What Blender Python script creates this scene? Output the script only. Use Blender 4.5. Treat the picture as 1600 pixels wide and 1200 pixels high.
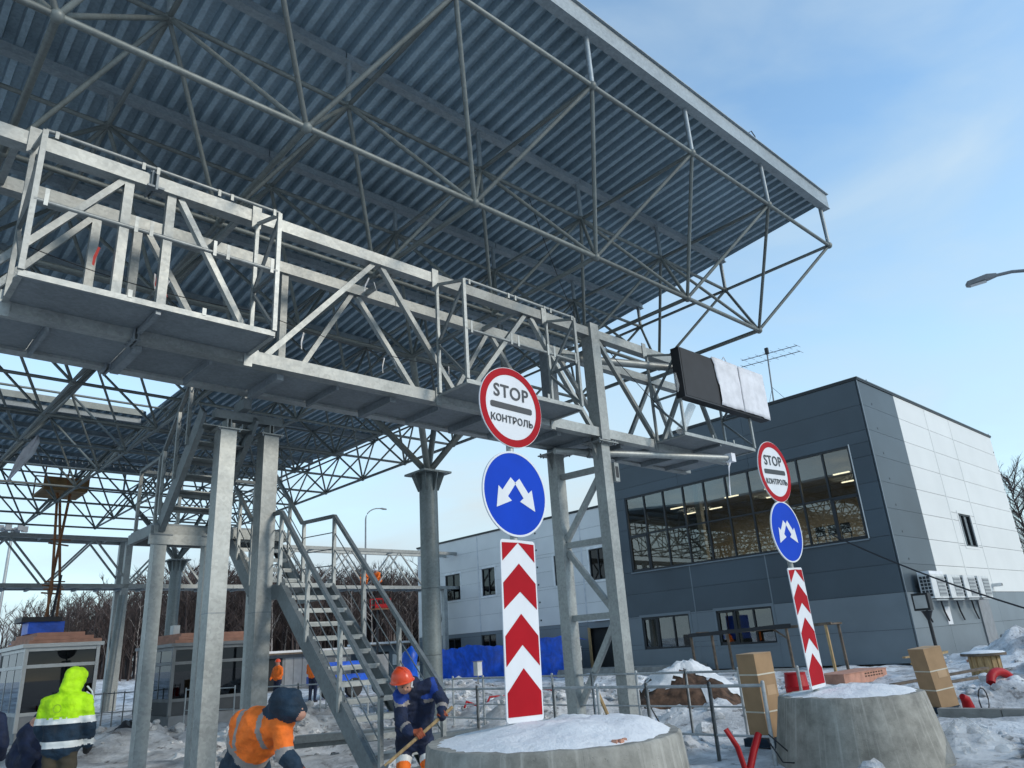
import bpy, bmesh, math, random
import numpy as np
from mathutils import Vector, Matrix, noise
R = math.radians
random.seed(7)
for o in list(bpy.data.objects): bpy.data.objects.remove(o)
scene = bpy.context.scene
COL = scene.collection

# ------------------------------------------------------------------ camera
cam_d = bpy.data.cameras.new('camera'); cam = bpy.data.objects.new('camera', cam_d); COL.objects.link(cam)
right = Vector((0.7359223, -0.67411109, -0.06318702))
up = Vector((-0.18414694, -0.28908777, 0.93942438))
fwd = Vector((0.65154299, 0.67970765, 0.33688164))
cam.matrix_world = Matrix(((right.x, up.x, -fwd.x, 0), (right.y, up.y, -fwd.y, 0), (right.z, up.z, -fwd.z, 1.6), (0, 0, 0, 1)))
cam_d.sensor_fit = 'HORIZONTAL'; cam_d.sensor_width = 36; cam_d.lens = 25.857
cam_d.clip_start = 0.05; cam_d.clip_end = 3000
scene.camera = cam

# ------------------------------------------------------------------ sky, sun, exposure
SUN_EL, SUN_AZ = R(26), (0.34, -0.94)          # azimuth as a ground vector towards the sun
sd = Vector((SUN_AZ[0], SUN_AZ[1], 0)).normalized() * math.cos(SUN_EL) + Vector((0, 0, math.sin(SUN_EL)))
world = bpy.data.worlds.new('World'); scene.world = world; world.use_nodes = True
wn, wl = world.node_tree.nodes, world.node_tree.links
wn.clear()
wout = wn.new('ShaderNodeOutputWorld'); wbg = wn.new('ShaderNodeBackground'); wl.new(wbg.outputs[0], wout.inputs[0])
sky = wn.new('ShaderNodeTexSky'); sky.sky_type = 'NISHITA'; sky.sun_disc = False
sky.sun_elevation = SUN_EL; sky.sun_rotation = math.atan2(sd.x, sd.y)
sky.air_density = 1.0; sky.dust_density = 0.3; sky.ozone_density = 4.0; sky.altitude = 0
tc = wn.new('ShaderNodeTexCoord')
mp = wn.new('ShaderNodeMapping'); mp.inputs['Scale'].default_value = (1.3, 2.2, 5.2); mp.inputs['Rotation'].default_value = (0.25, 0.1, 0.6)
wl.new(tc.outputs['Generated'], mp.inputs[0])
n1 = wn.new('ShaderNodeTexNoise'); n1.inputs['Scale'].default_value = 1.5; n1.inputs['Detail'].default_value = 6; n1.inputs['Roughness'].default_value = 0.5
n1.inputs['Distortion'].default_value = 0.4
wl.new(mp.outputs[0], n1.inputs['Vector'])
sz = wn.new('ShaderNodeSeparateXYZ'); wl.new(tc.outputs['Generated'], sz.inputs[0])
hz = wn.new('ShaderNodeMapRange'); hz.inputs[1].default_value = 0.0; hz.inputs[2].default_value = 0.62; hz.inputs[3].default_value = 1.0; hz.inputs[4].default_value = 0.12
wl.new(sz.outputs[2], hz.inputs[0])                       # thin veil of cloud, denser towards the horizon
nm = wn.new('ShaderNodeMapRange'); nm.inputs[1].default_value = 0.3; nm.inputs[2].default_value = 0.7; nm.inputs[3].default_value = -0.24; nm.inputs[4].default_value = 0.34; nm.clamp = False
wl.new(n1.outputs['Fac'], nm.inputs[0])
ad = wn.new('ShaderNodeMath'); ad.operation = 'ADD'; ad.use_clamp = True; wl.new(hz.outputs[0], ad.inputs[0]); wl.new(nm.outputs[0], ad.inputs[1])
vc = wn.new('ShaderNodeMixRGB'); vc.inputs[1].default_value = (1.72, 2.16, 2.42, 1); vc.inputs[2].default_value = (2.6, 2.8, 2.85, 1); wl.new(nm.outputs[0], vc.inputs[0])
wmix = wn.new('ShaderNodeMixRGB'); wl.new(vc.outputs[0], wmix.inputs[2])
wl.new(ad.outputs[0], wmix.inputs[0]); wtint = wn.new('ShaderNodeMixRGB'); wtint.blend_type = 'MULTIPLY'; wtint.inputs[0].default_value = 1; wtint.inputs[2].default_value = (1.12, 1.08, 0.90, 1)
wl.new(sky.outputs[0], wtint.inputs[1]); wl.new(wtint.outputs[0], wmix.inputs[1]); wl.new(wmix.outputs[0], wbg.inputs[0])
wbg.inputs[1].default_value = 0.15
sun_d = bpy.data.lights.new('sun', 'SUN'); sun = bpy.data.objects.new('sun', sun_d); COL.objects.link(sun)
sun_d.energy = 0.75; sun_d.angle = R(12); sun_d.color = (1.0, 0.91, 0.78)
sun.rotation_euler = (-sd).to_track_quat('-Z', 'Y').to_euler()
vs = scene.view_settings; vs.view_transform = 'Standard'; vs.look = 'None'; vs.gamma = 1; vs.exposure = 1.22; vs.use_curve_mapping = False

# ------------------------------------------------------------------ materials
MATS = {}
def mat(name, col, rough=0.6, metal=0.0, var=0.12, scale=3.0, bump=0.0, bscale=30.0, rnd=0.0, col2=None, lo=0.35, hi=0.65, detail=5, emit=0, stretch=None, spec=0.5):
    if name in MATS: return MATS[name]
    m = bpy.data.materials.new(name); m.use_nodes = True
    n, l = m.node_tree.nodes, m.node_tree.links; b = n['Principled BSDF']
    b.inputs['Roughness'].default_value = rough; b.inputs['Metallic'].default_value = metal; b.inputs['Specular IOR Level'].default_value = spec
    g = n.new('ShaderNodeNewGeometry'); src = g.outputs['Position']
    if stretch:
        mp_ = n.new('ShaderNodeMapping'); mp_.inputs['Scale'].default_value = stretch; l.new(src, mp_.inputs[0]); src = mp_.outputs[0]
    t = n.new('ShaderNodeTexNoise'); t.inputs['Scale'].default_value = scale; t.inputs['Detail'].default_value = detail; l.new(src, t.inputs['Vector'])
    r = n.new('ShaderNodeValToRGB'); l.new(t.outputs['Fac'], r.inputs[0])
    e = r.color_ramp.elements; e[0].position = lo; e[1].position = hi
    a = col2 if col2 else tuple(c * (1 + var) for c in col); c0 = col if col2 else tuple(c * (1 - var) for c in col)
    e[0].color = (*c0, 1); e[1].color = (*a, 1)
    out = r.outputs[0]
    if rnd:
        oi = n.new('ShaderNodeObjectInfo'); mr = n.new('ShaderNodeMapRange'); mr.inputs[3].default_value = 1 - rnd; mr.inputs[4].default_value = 1 + rnd
        l.new(oi.outputs['Random'], mr.inputs[0])
        mm = n.new('ShaderNodeMixRGB'); mm.blend_type = 'MULTIPLY'; mm.inputs[0].default_value = 1
        l.new(out, mm.inputs[1]); l.new(mr.outputs[0], mm.inputs[2]); out = mm.outputs[0]
    l.new(out, b.inputs['Base Color'])
    if bump:
        t2 = n.new('ShaderNodeTexNoise'); t2.inputs['Scale'].default_value = bscale; t2.inputs['Detail'].default_value = 6; l.new(g.outputs['Position'], t2.inputs['Vector'])
        bp = n.new('ShaderNodeBump'); bp.inputs['Strength'].default_value = bump; bp.inputs['Distance'].default_value = 0.03
        l.new(t2.outputs['Fac'], bp.inputs['Height']); l.new(bp.outputs[0], b.inputs['Normal'])
    if emit:
        b.inputs['Emission Color'].default_value = (*col, 1); b.inputs['Emission Strength'].default_value = emit
    MATS[name] = m; return m

def galv_mat(name, col, metal, rough, rnd=0.1, big=1.6):
    m = bpy.data.materials.new(name); m.use_nodes = True
    n, l = m.node_tree.nodes, m.node_tree.links; b = n['Principled BSDF']
    b.inputs['Metallic'].default_value = metal
    g = n.new('ShaderNodeNewGeometry')
    v = n.new('ShaderNodeTexVoronoi'); v.inputs['Scale'].default_value = 26; l.new(g.outputs['Position'], v.inputs['Vector'])
    t = n.new('ShaderNodeTexNoise'); t.inputs['Scale'].default_value = big; t.inputs['Detail'].default_value = 7; t.inputs['Roughness'].default_value = 0.65; l.new(g.outputs['Position'], t.inputs['Vector'])
    t2 = n.new('ShaderNodeTexNoise'); t2.inputs['Scale'].default_value = 11; t2.inputs['Detail'].default_value = 4; l.new(g.outputs['Position'], t2.inputs['Vector'])
    sep = n.new('ShaderNodeSeparateColor'); l.new(v.outputs['Color'], sep.inputs[0])
    a1 = n.new('ShaderNodeMath'); a1.operation = 'MULTIPLY_ADD'; l.new(sep.outputs[0], a1.inputs[0]); a1.inputs[1].default_value = 0.22; l.new(t.outputs['Fac'], a1.inputs[2])
    a2 = n.new('ShaderNodeMath'); a2.operation = 'MULTIPLY_ADD'; l.new(t2.outputs['Fac'], a2.inputs[0]); a2.inputs[1].default_value = 0.35; l.new(a1.outputs[0], a2.inputs[2])
    r = n.new('ShaderNodeValToRGB'); l.new(a2.outputs[0], r.inputs[0]); e = r.color_ramp.elements
    e[0].position = 0.55; e[1].position = 1.0
    e[0].color = (*(c * 0.78 for c in col), 1); e[1].color = (*(min(0.95, c * 1.2) for c in col), 1)
    oi = n.new('ShaderNodeObjectInfo'); mr = n.new('ShaderNodeMapRange'); mr.inputs[3].default_value = 1 - rnd; mr.inputs[4].default_value = 1 + rnd; l.new(oi.outputs['Random'], mr.inputs[0])
    mm = n.new('ShaderNodeMixRGB'); mm.blend_type = 'MULTIPLY'; mm.inputs[0].default_value = 1; l.new(r.outputs[0], mm.inputs[1]); l.new(mr.outputs[0], mm.inputs[2])
    l.new(mm.outputs[0], b.inputs['Base Color'])
    rr = n.new('ShaderNodeMapRange'); rr.inputs[3].default_value = rough - 0.1; rr.inputs[4].default_value = rough + 0.12; l.new(t2.outputs['Fac'], rr.inputs[0]); l.new(rr.outputs[0], b.inputs['Roughness'])
    MATS[name] = m; return m

GALV = galv_mat('galvanised_steel', (0.31, 0.325, 0.315), 0.45, 0.48, 0.16)
GALVD = galv_mat('weathered_galvanised_plate', (0.21, 0.235, 0.25), 0.35, 0.55, 0.12, 1.0)
TUBE = galv_mat('grey_painted_tube', (0.155, 0.17, 0.16), 0.2, 0.5, 0.2, 1.2)
COLM = galv_mat('column_steel', (0.19, 0.215, 0.215), 0.4, 0.45, 0.05, 1.2)
DECK = galv_mat('galvanised_decking', (0.32, 0.41, 0.465), 0.3, 0.5, 0.05, 0.25)
PURL = galv_mat('purlin_steel', (0.27, 0.31, 0.33), 0.35, 0.5, 0.08, 0.9)
STAIR = galv_mat('stair_steel', (0.17, 0.19, 0.195), 0.4, 0.5, 0.08, 1.6)
RAILM = galv_mat('barrier_tube', (0.40, 0.42, 0.425), 0.25, 0.45, 0.08, 2.0)
DARKP = mat('anthracite_panel', (0.052, 0.072, 0.088), 0.42, 0.0, 0.14, 0.35, rnd=0.09, bump=0.05, bscale=1.2)
BANDP = mat('slate_blue_panel', (0.155, 0.185, 0.205), 0.42, 0.0, 0.07, 0.6, rnd=0.04)
LGREY = mat('light_grey_panel', (0.66, 0.655, 0.63), 0.45, 0.0, 0.05, 0.6, rnd=0.03)
WHITEP = mat('white_panel', (0.68, 0.68, 0.655), 0.45, 0.0, 0.03, 0.5, rnd=0.02)
SEAM = mat('panel_core', (0.05, 0.06, 0.07), 0.8)
SEAML = mat('light_joint', (0.55, 0.56, 0.57), 0.7)
FRAMED = mat('dark_window_frame', (0.012, 0.016, 0.02), 0.4)
FRAMEW = mat('white_window_frame', (0.72, 0.72, 0.70), 0.5)
ALU = mat('aluminium_frame', (0.42, 0.43, 0.43), 0.35, 0.6, 0.08)
BEIGE = mat('interior_wall', (0.42, 0.385, 0.32), 0.9)
BEIGED = mat('interior_floor', (0.17, 0.155, 0.13), 0.9)
LIGHT = mat('lit_ceiling_strip', (1.0, 0.93, 0.75), 0.5, emit=1.7)
RED = mat('red_sheeting', (0.38, 0.004, 0.012), 0.6, var=0.06, spec=0.15)
REDP = mat('red_plastic', (0.36, 0.008, 0.012), 0.5, var=0.15, spec=0.25)
BLUE = mat('blue_sheeting', (0.002, 0.050, 0.46), 0.6, var=0.05, spec=0.15)
SIGNW = mat('white_sheeting', (0.70, 0.715, 0.735), 0.55, var=0.05, scale=5, stretch=(1, 1, .35), lo=.3, hi=.8, spec=0.25)
SIGNK = mat('grey_black_print', (0.03, 0.035, 0.04), 0.5)
SIGNB = mat('sign_back', (0.35, 0.36, 0.37), 0.5, 0.4)
TARP = mat('blue_tarpaulin', (0.006, 0.10, 0.62), 0.4, var=0.3, scale=2.5, bump=0.8, bscale=3.5)
BLACK = mat('black_casing', (0.012, 0.013, 0.016), 0.5)
LEDM = mat('display_face', (0.022, 0.024, 0.028), 0.7)
WRAP = mat('white_wrap', (0.68, 0.68, 0.71), 0.6, var=0.1, scale=4, bump=0.5, bscale=6)
PLASTIC = mat('cloudy_plastic_film', (0.55, 0.56, 0.56), 0.25, var=0.15, scale=6, bump=0.6, bscale=9)
PLASTIC.node_tree.nodes['Principled BSDF'].inputs['Alpha'].default_value = 0.34
CARD = mat('cardboard', (0.36, 0.23, 0.125), 0.85, var=0.08, scale=5)
CARDL = mat('cardboard_light', (0.48, 0.32, 0.19), 0.85, var=0.06, scale=5)
TAPE = mat('pale_strap', (0.62, 0.58, 0.48), 0.5)
WOOD = mat('raw_timber', (0.40, 0.27, 0.13), 0.8, var=0.25, scale=6, stretch=(6, 6, 0.8))
WOODG = mat('weathered_timber', (0.13, 0.10, 0.075), 0.9, var=0.3, scale=5)
PINK = mat('pink_insulation', (0.46, 0.235, 0.165), 0.8, var=0.15, scale=4)
DIRT = mat('brown_soil', (0.085, 0.048, 0.030), 0.95, var=0.6, scale=5, bump=1.0, bscale=9)
ORANGEM = mat('orange_machine_paint', (0.24, 0.095, 0.03), 0.6, var=0.3, scale=3)
RUSTY = mat('yellow_brown_deck', (0.22, 0.13, 0.05), 0.7, var=0.3)
ACM = mat('white_metal_casing', (0.62, 0.63, 0.62), 0.5)
GRILL = mat('dark_grille', (0.03, 0.035, 0.04), 0.6)
GREYB = mat('grey_plastic', (0.22, 0.23, 0.24), 0.6)
CABLE = mat('black_cable', (0.012, 0.012, 0.014), 0.6)
ROPE = mat('marker_tape_white', (0.7, 0.68, 0.66), 0.7)
ROPER = mat('marker_tape_red', (0.5, 0.06, 0.05), 0.7)
BARK = mat('bare_twigs', (0.075, 0.055, 0.050), 0.95, var=0.4, scale=0.4, rnd=0.0)
BIRCH = mat('birch_bark', (0.30, 0.27, 0.25), 0.9, var=0.4, scale=3)

def snow_mat(name, dirty, c0=(0.80, 0.81, 0.82), c1=(0.26, 0.26, 0.265), sc=0.7, lo=0.42, hi=0.62, bump=0.9):
    m = bpy.data.materials.new(name); m.use_nodes = True
    n, l = m.node_tree.nodes, m.node_tree.links; b = n['Principled BSDF']; b.inputs['Roughness'].default_value = 0.75; b.inputs['Specular IOR Level'].default_value = 0.25
    g = n.new('ShaderNodeNewGeometry')
    t = n.new('ShaderNodeTexNoise'); t.inputs['Scale'].default_value = sc; t.inputs['Detail'].default_value = 9; t.inputs['Roughness'].default_value = 0.68; l.new(g.outputs['Position'], t.inputs['Vector'])
    r = n.new('ShaderNodeValToRGB'); e = r.color_ramp.elements; e[0].position = lo; e[1].position = hi; e[0].color = (*c0, 1); e[1].color = (*[a * (1 - dirty) + k * dirty for a, k in zip(c0, c1)], 1)
    l.new(t.outputs['Fac'], r.inputs[0])
    t3 = n.new('ShaderNodeTexNoise'); t3.inputs['Scale'].default_value = 3.2; t3.inputs['Detail'].default_value = 9; t3.inputs['Roughness'].default_value = 0.66; l.new(g.outputs['Position'], t3.inputs['Vector'])
    r3 = n.new('ShaderNodeValToRGB'); e = r3.color_ramp.elements; e[0].position = 0.565; e[1].position = 0.66; e[0].color = (0, 0, 0, 1); e[1].color = (dirty, dirty, dirty, 1); l.new(t3.outputs['Fac'], r3.inputs[0])
    mx = n.new('ShaderNodeMixRGB'); l.new(r3.outputs[0], mx.inputs[0]); l.new(r.outputs[0], mx.inputs[1]); mx.inputs[2].default_value = (0.11, 0.095, 0.085, 1)
    l.new(mx.outputs[0], b.inputs['Base Color'])
    t2 = n.new('ShaderNodeTexNoise'); t2.inputs['Scale'].default_value = 7; t2.inputs['Detail'].default_value = 8; t2.inputs['Roughness'].default_value = 0.7; l.new(g.outputs['Position'], t2.inputs['Vector'])
    bp = n.new('ShaderNodeBump'); bp.inputs['Strength'].default_value = bump; bp.inputs['Distance'].default_value = 0.08; l.new(t2.outputs['Fac'], bp.inputs['Height']); l.new(bp.outputs[0], b.inputs['Normal'])
    MATS[name] = m; return m
SNOWG = snow_mat('trodden_snow', 0.85)
SNOWC = snow_mat('clean_snow', 0.12, lo=0.5, hi=0.75, bump=0.5)
SLUSH = snow_mat('slushy_road', 1.0, (0.42, 0.44, 0.47), (0.075, 0.075, 0.08), 1.1, 0.38, 0.55, 0.6)

def concrete_mat():
    m = bpy.data.materials.new('board_marked_concrete'); m.use_nodes = True
    n, l = m.node_tree.nodes, m.node_tree.links; b = n['Principled BSDF']; b.inputs['Roughness'].default_value = 0.85
    tco = n.new('ShaderNodeTexCoord'); sx = n.new('ShaderNodeSeparateXYZ'); l.new(tco.outputs['Object'], sx.inputs[0])
    at2 = n.new('ShaderNodeMath'); at2.operation = 'ARCTAN2'; l.new(sx.outputs[1], at2.inputs[0]); l.new(sx.outputs[0], at2.inputs[1])
    cx = n.new('ShaderNodeCombineXYZ'); mu = n.new('ShaderNodeMath'); mu.operation = 'MULTIPLY'; mu.inputs[1].default_value = 14; l.new(at2.outputs[0], mu.inputs[0])
    mz = n.new('ShaderNodeMath'); mz.operation = 'MULTIPLY'; mz.inputs[1].default_value = 0.5; l.new(sx.outputs[2], mz.inputs[0])
    l.new(mu.outputs[0], cx.inputs[0]); l.new(mz.outputs[0], cx.inputs[1])
    t = n.new('ShaderNodeTexNoise'); t.inputs['Scale'].default_value = 1.6; t.inputs['Detail'].default_value = 3; l.new(cx.outputs[0], t.inputs['Vector'])
    t2 = n.new('ShaderNodeTexNoise'); t2.inputs['Scale'].default_value = 3.2; t2.inputs['Detail'].default_value = 9; t2.inputs['Roughness'].default_value = 0.7; l.new(tco.outputs['Object'], t2.inputs['Vector'])
    r = n.new('ShaderNodeValToRGB'); e = r.color_ramp.elements; e[0].position = 0.3; e[1].position = 0.7; e[0].color = (0.14, 0.135, 0.115, 1); e[1].color = (0.38, 0.365, 0.32, 1); l.new(t2.outputs['Fac'], r.inputs[0])
    r2 = n.new('ShaderNodeValToRGB'); e = r2.color_ramp.elements; e[0].position = 0.55; e[1].position = 0.70; e[0].color = (0, 0, 0, 1); e[1].color = (0.42, 0.42, 0.42, 1); l.new(t.outputs['Fac'], r2.inputs[0])
    mx = n.new('ShaderNodeMixRGB'); mx.inputs[2].default_value = (0.50, 0.48, 0.43, 1); l.new(r2.outputs[0], mx.inputs[0]); l.new(r.outputs[0], mx.inputs[1]); l.new(mx.outputs[0], b.inputs['Base Color'])
    bp = n.new('ShaderNodeBump'); vo = n.new('ShaderNodeTexVoronoi'); vo.inputs['Scale'].default_value = 22; l.new(tco.outputs['Object'], vo.inputs['Vector']); pit = n.new('ShaderNodeMapRange'); pit.inputs[1].default_value = 0.02; pit.inputs[2].default_value = 0.16; l.new(vo.outputs['Distance'], pit.inputs[0])
    hs = n.new('ShaderNodeMath'); hs.operation = 'MULTIPLY_ADD'; hs.inputs[1].default_value = 0.35; l.new(pit.outputs[0], hs.inputs[0]); l.new(t2.outputs['Fac'], hs.inputs[2])
    bp.inputs['Strength'].default_value = 0.6; bp.inputs['Distance'].default_value = 0.02; l.new(hs.outputs[0], bp.inputs['Height']); l.new(bp.outputs[0], b.inputs['Normal'])
    return m
CONC = concrete_mat()
CONCP = mat('plain_concrete', (0.27, 0.26, 0.24), 0.9, var=0.2, scale=3, bump=0.3)

def glass_mat(name, tint, gloss):
    m = bpy.data.materials.new(name); m.use_nodes = True
    n, l = m.node_tree.nodes, m.node_tree.links; n.clear()
    o = n.new('ShaderNodeOutputMaterial'); tr = n.new('ShaderNodeBsdfTransparent'); tr.inputs[0].default_value = (*tint, 1)
    gl = n.new('ShaderNodeBsdfGlossy'); gl.inputs['Roughness'].default_value = 0.015; gl.inputs[0].default_value = (0.9, 0.95, 1, 1)
    fr = n.new('ShaderNodeFresnel'); fr.inputs[0].default_value = 1.55
    ma = n.new('ShaderNodeMath'); ma.operation = 'MULTIPLY_ADD'; ma.inputs[1].default_value = 0.9; ma.inputs[2].default_value = gloss; l.new(fr.outputs[0], ma.inputs[0])
    mx = n.new('ShaderNodeMixShader'); l.new(ma.outputs[0], mx.inputs[0]); l.new(tr.outputs[0], mx.inputs[1]); l.new(gl.outputs[0], mx.inputs[2]); l.new(mx.outputs[0], o.inputs[0])
    return m
GLASS = glass_mat('window_glass', (0.60, 0.60, 0.55), 0.07)
GLASSK = glass_mat('tinted_booth_glass', (0.05, 0.058, 0.062), 0.0)
DARKIN = mat('dark_interior', (0.02, 0.022, 0.024), 0.9)

# ------------------------------------------------------------------ helpers
W = {}
ORD = ['first', 'second', 'third', 'fourth', 'fifth', 'sixth', 'seventh', 'eighth', 'ninth', 'tenth']
def adopt(o, parent, M):
    W[o] = M
    if parent is not None:
        o.parent = parent; o.matrix_parent_inverse = W[parent].inverted()
    o.matrix_basis = M
def thing(name, label, cat, loc=(0, 0, 0), group=None):
    o = bpy.data.objects.new(name, None); COL.objects.link(o); o.empty_display_size = 0.3
    adopt(o, None, Matrix.Translation(loc)); o['label'] = label; o['category'] = cat
    if group: o['group'] = group
    return o
def tag(o, label, cat, group=None, kind=None):
    if label: o['label'] = label
    if cat: o['category'] = cat
    if group: o['group'] = group
    if kind: o['kind'] = kind
    return o
def put(name, mesh, M, parent=None):
    o = bpy.data.objects.new(name, mesh); COL.objects.link(o); adopt(o, parent, M); return o
def pm(name, verts, faces, m, parent=None, smooth=False, origin=None, fm=None):
    org = Vector(origin) if origin is not None else Vector((0, 0, 0))
    me = bpy.data.meshes.new(name); me.from_pydata([tuple(Vector(v) - org) for v in verts], [], faces)
    for x in (m if isinstance(m, (list, tuple)) else [m]): me.materials.append(x)
    if smooth: me.polygons.foreach_set('use_smooth', [True] * len(me.polygons))
    if fm: me.polygons.foreach_set('material_index', fm)
    me.update()
    if smooth: me.set_sharp_from_angle(angle=R(42))
    return put(name, me, Matrix.Translation(org), parent)
CUBE_V = [(x, y, z) for x in (-.5, .5) for y in (-.5, .5) for z in (-.5, .5)]
CUBE_F = [(0, 1, 3, 2), (4, 6, 7, 5), (0, 4, 5, 1), (2, 3, 7, 6), (0, 2, 6, 4), (1, 5, 7, 3)]
CACHE = {}
def umesh(shape, m, n=8):
    k = (shape, m.name, n)
    if k in CACHE: return CACHE[k]
    me = bpy.data.meshes.new(shape + '_' + m.name)
    if shape == 'cube': me.from_pydata(CUBE_V, [], CUBE_F)
    elif shape == 'cyl':
        v = [(math.cos(2 * math.pi * i / n), math.sin(2 * math.pi * i / n), z) for z in (-.5, .5) for i in range(n)]
        f = [(i, (i + 1) % n, n + (i + 1) % n, n + i) for i in range(n)] + [tuple(range(n - 1, -1, -1)), tuple(range(n, 2 * n))]
        me.from_pydata(v, [], f); me.polygons.foreach_set('use_smooth', [True] * n + [False, False])
    elif shape == 'ball':
        bm = bmesh.new(); bmesh.ops.create_uvsphere(bm, u_segments=8, v_segments=6, radius=1); bm.to_mesh(me); bm.free()
        me.polygons.foreach_set('use_smooth', [True] * len(me.polygons))
    me.materials.append(m); me.update(); CACHE[k] = me; return me
def axis_matrix(p, q, sx, sy, ref=None):
    p, q = Vector(p), Vector(q); d = q - p; L = d.length; z = d / L
    r = Vector(ref) if ref else (Vector((0, 0, 1)) if abs(z.z) < 0.95 else Vector((0, 1, 0)))
    x = z.cross(r).normalized(); y = z.cross(x)
    M = Matrix(((x.x * sx, y.x * sy, z.x * L, 0), (x.y * sx, y.y * sy, z.y * L, 0), (x.z * sx, y.z * sy, z.z * L, 0), (0, 0, 0, 1)))
    M.translation = (p + q) / 2; return M
def beam(name, p, q, w, h, m, parent=None, ref=None): return put(name, umesh('cube', m), axis_matrix(p, q, w, h, ref), parent)
def tube(name, p, q, r, m, parent=None, n=8): return put(name, umesh('cyl', m, n), axis_matrix(p, q, r, r), parent)
def box(name, lo, hi, m, parent=None, rz=0.0):
    lo, hi = Vector(lo), Vector(hi); s = hi - lo
    return put(name, umesh('cube', m), Matrix.Translation((lo + hi) / 2) @ Matrix.Rotation(rz, 4, 'Z') @ Matrix.Diagonal((s.x, s.y, s.z, 1)), parent)
def ball(name, p, r, m, parent=None): return put(name, umesh('ball', m), Matrix.Translation(p) @ Matrix.Scale(r, 4), parent)
def path_tube(name, pts, r, m, parent=None, n=6, closed=False, origin=None):
    pts = [Vector(p) for p in pts]; vs_, fs = [], []
    N = len(pts)
    for i, p in enumerate(pts):
        a = pts[i - 1] if (i > 0 or closed) else p; b = pts[(i + 1) % N] if (i < N - 1 or closed) else p
        t = (b - a).normalized(); ref_ = Vector((0, 0, 1)) if abs(t.z) < 0.9 else Vector((1, 0, 0))
        x = t.cross(ref_).normalized(); y = t.cross(x); rr = r[i] if isinstance(r, (list, tuple)) else r
        vs_ += [p + rr * (math.cos(2 * math.pi * k / n) * x + math.sin(2 * math.pi * k / n) * y) for k in range(n)]
    for i in range(N if closed else N - 1):
        j = (i + 1) % N
        fs += [(i * n + k, i * n + (k + 1) % n, j * n + (k + 1) % n, j * n + k) for k in range(n)]
    if not closed: fs += [tuple(range(n - 1, -1, -1)), tuple(range((N - 1) * n, N * n))]
    return pm(name, vs_, fs, m, parent, True, origin if origin is not None else pts[0])
def catenary(a, b, sag, n=14):
    a, b = Vector(a), Vector(b)
    return [a.lerp(b, i / n) - Vector((0, 0, sag * 4 * (i / n) * (1 - i / n))) for i in range(n + 1)]
def lathe(name, c, prof, m, parent=None, n=40, smooth=True, fm=None, jit=0):
    vs_, fs = [], []
    for (r, z) in prof:
        vs_ += [(c[0] + r * math.cos(2 * math.pi * i / n), c[1] + r * math.sin(2 * math.pi * i / n), c[2] + z) for i in range(n)]
    for j in range(len(prof) - 1):
        fs += [(j * n + i, j * n + (i + 1) % n, (j + 1) * n + (i + 1) % n, (j + 1) * n + i) for i in range(n)]
    fs += [tuple(range(n - 1, -1, -1)), tuple(range((len(prof) - 1) * n, len(prof) * n))]
    o = pm(name, vs_, fs, m, parent, smooth, c)
    return o
def nz(x, y, z=0.0, oct=4): return noise.fractal(Vector((x, y, z)), 0.9, 2.1, oct)

# ================================================================== GROUND
MOUNDS = [(13.2, 9.0, .35, 1.3), (17.5, 9.3, .32, 2.2), (14.5, 13.5, .45, 1.8), (12.6, 13.6, .35, 1.0), (9.3, 17.5, .5, 1.4), (7.6, 16.6, .45, 1.2), (10.2, 19.5, .5, 1.5),
          (6.0, 20.5, .5, 1.6), (18.6, 5.2, .4, 1.2), (17.5, 6.6, .3, 1.5), (24.5, 5.2, .55, 2.2), (32.0, 7.2, 1.1, 3.0), (40, 8, 1.3, 3.5), (20, 12, .35, 2.0), (22.5, 19, .4, 2.0), (19, 24, .45, 2.2),
          (8.0, 11.0, .22, .8), (7.0, 10.0, .18, .7), (10.2, 7.6, .12, .6), (8.6, 4.0, .12, .6), (12.2, 4.2, .12, .7), (21, 27, .5, 2.0), (25, 22, .3, 2.0), (13.5, 22, .35, 1.5), (16, 17, .35, 1.6), (5.4, 13.8, .2, .8)]
def ground_z(x, y):
    d = math.hypot(x, y)
    amp = 0.05 + 0.10 * min(1, max(0, (d - 9) / 6)) if d < 45 else 0.15
    z = amp * nz(x * .55, y * .55, 3.1, 5) + 0.03 * nz(x * 2.3, y * 2.3, 7.7, 3)
    for mx, my, h, r in MOUNDS:
        q = ((x - mx) ** 2 + (y - my) ** 2) / (r * r)
        if q < 6: z += h * math.exp(-q * 1.3) * (1 + .55 * nz(x * 1.7, y * 1.7, 1.3, 4))
    if x > 10.8 and y < 3.6: z *= 0.15
    f = min(1, max(0, (y - 52) / 10)) * min(1, max(0, (110 - y) / 30))
    z += f * (1.0 + .6 * nz(x * .12, y * .12, 5, 3)) if x < 60 else 0
    if d < 32:                                             # wheel ruts and trodden hollows
        for xr in (6.9 + .25 * math.sin(y * .35), 8.5 + .25 * math.sin(y * .35 + .4), 13.2 + .2 * math.sin(y * .4), 14.3 + .2 * math.sin(y * .4)):
            z -= .07 * math.exp(-((x - xr) / .17) ** 2) - .04 * math.exp(-((abs(x - xr) - .3) / .12) ** 2)
        c_ = noise.noise(Vector((x * 2.6, y * 2.6, 4.2))); z -= .05 * max(0, c_ - .25)
    z -= 0.06
    return z
def axis_vals(lo, hi, near0, near1, fine, grow):
    v = []; p = near0
    while p < near1: v.append(p); p += fine
    s = fine
    while p < hi: v.append(p); s *= grow; p += s
    v.append(hi); p = near0; s = fine; left = []
    while p > lo: s *= grow; p -= s; left.append(max(p, lo))
    return left[::-1] + v
gx = axis_vals(-900, 1500, 1.0, 26, 0.19, 1.08); gy = axis_vals(-900, 1500, 3.0, 30, 0.19, 1.08)
gv = [(x, y, ground_z(x, y)) for y in gy for x in gx]; nx = len(gx)
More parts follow.
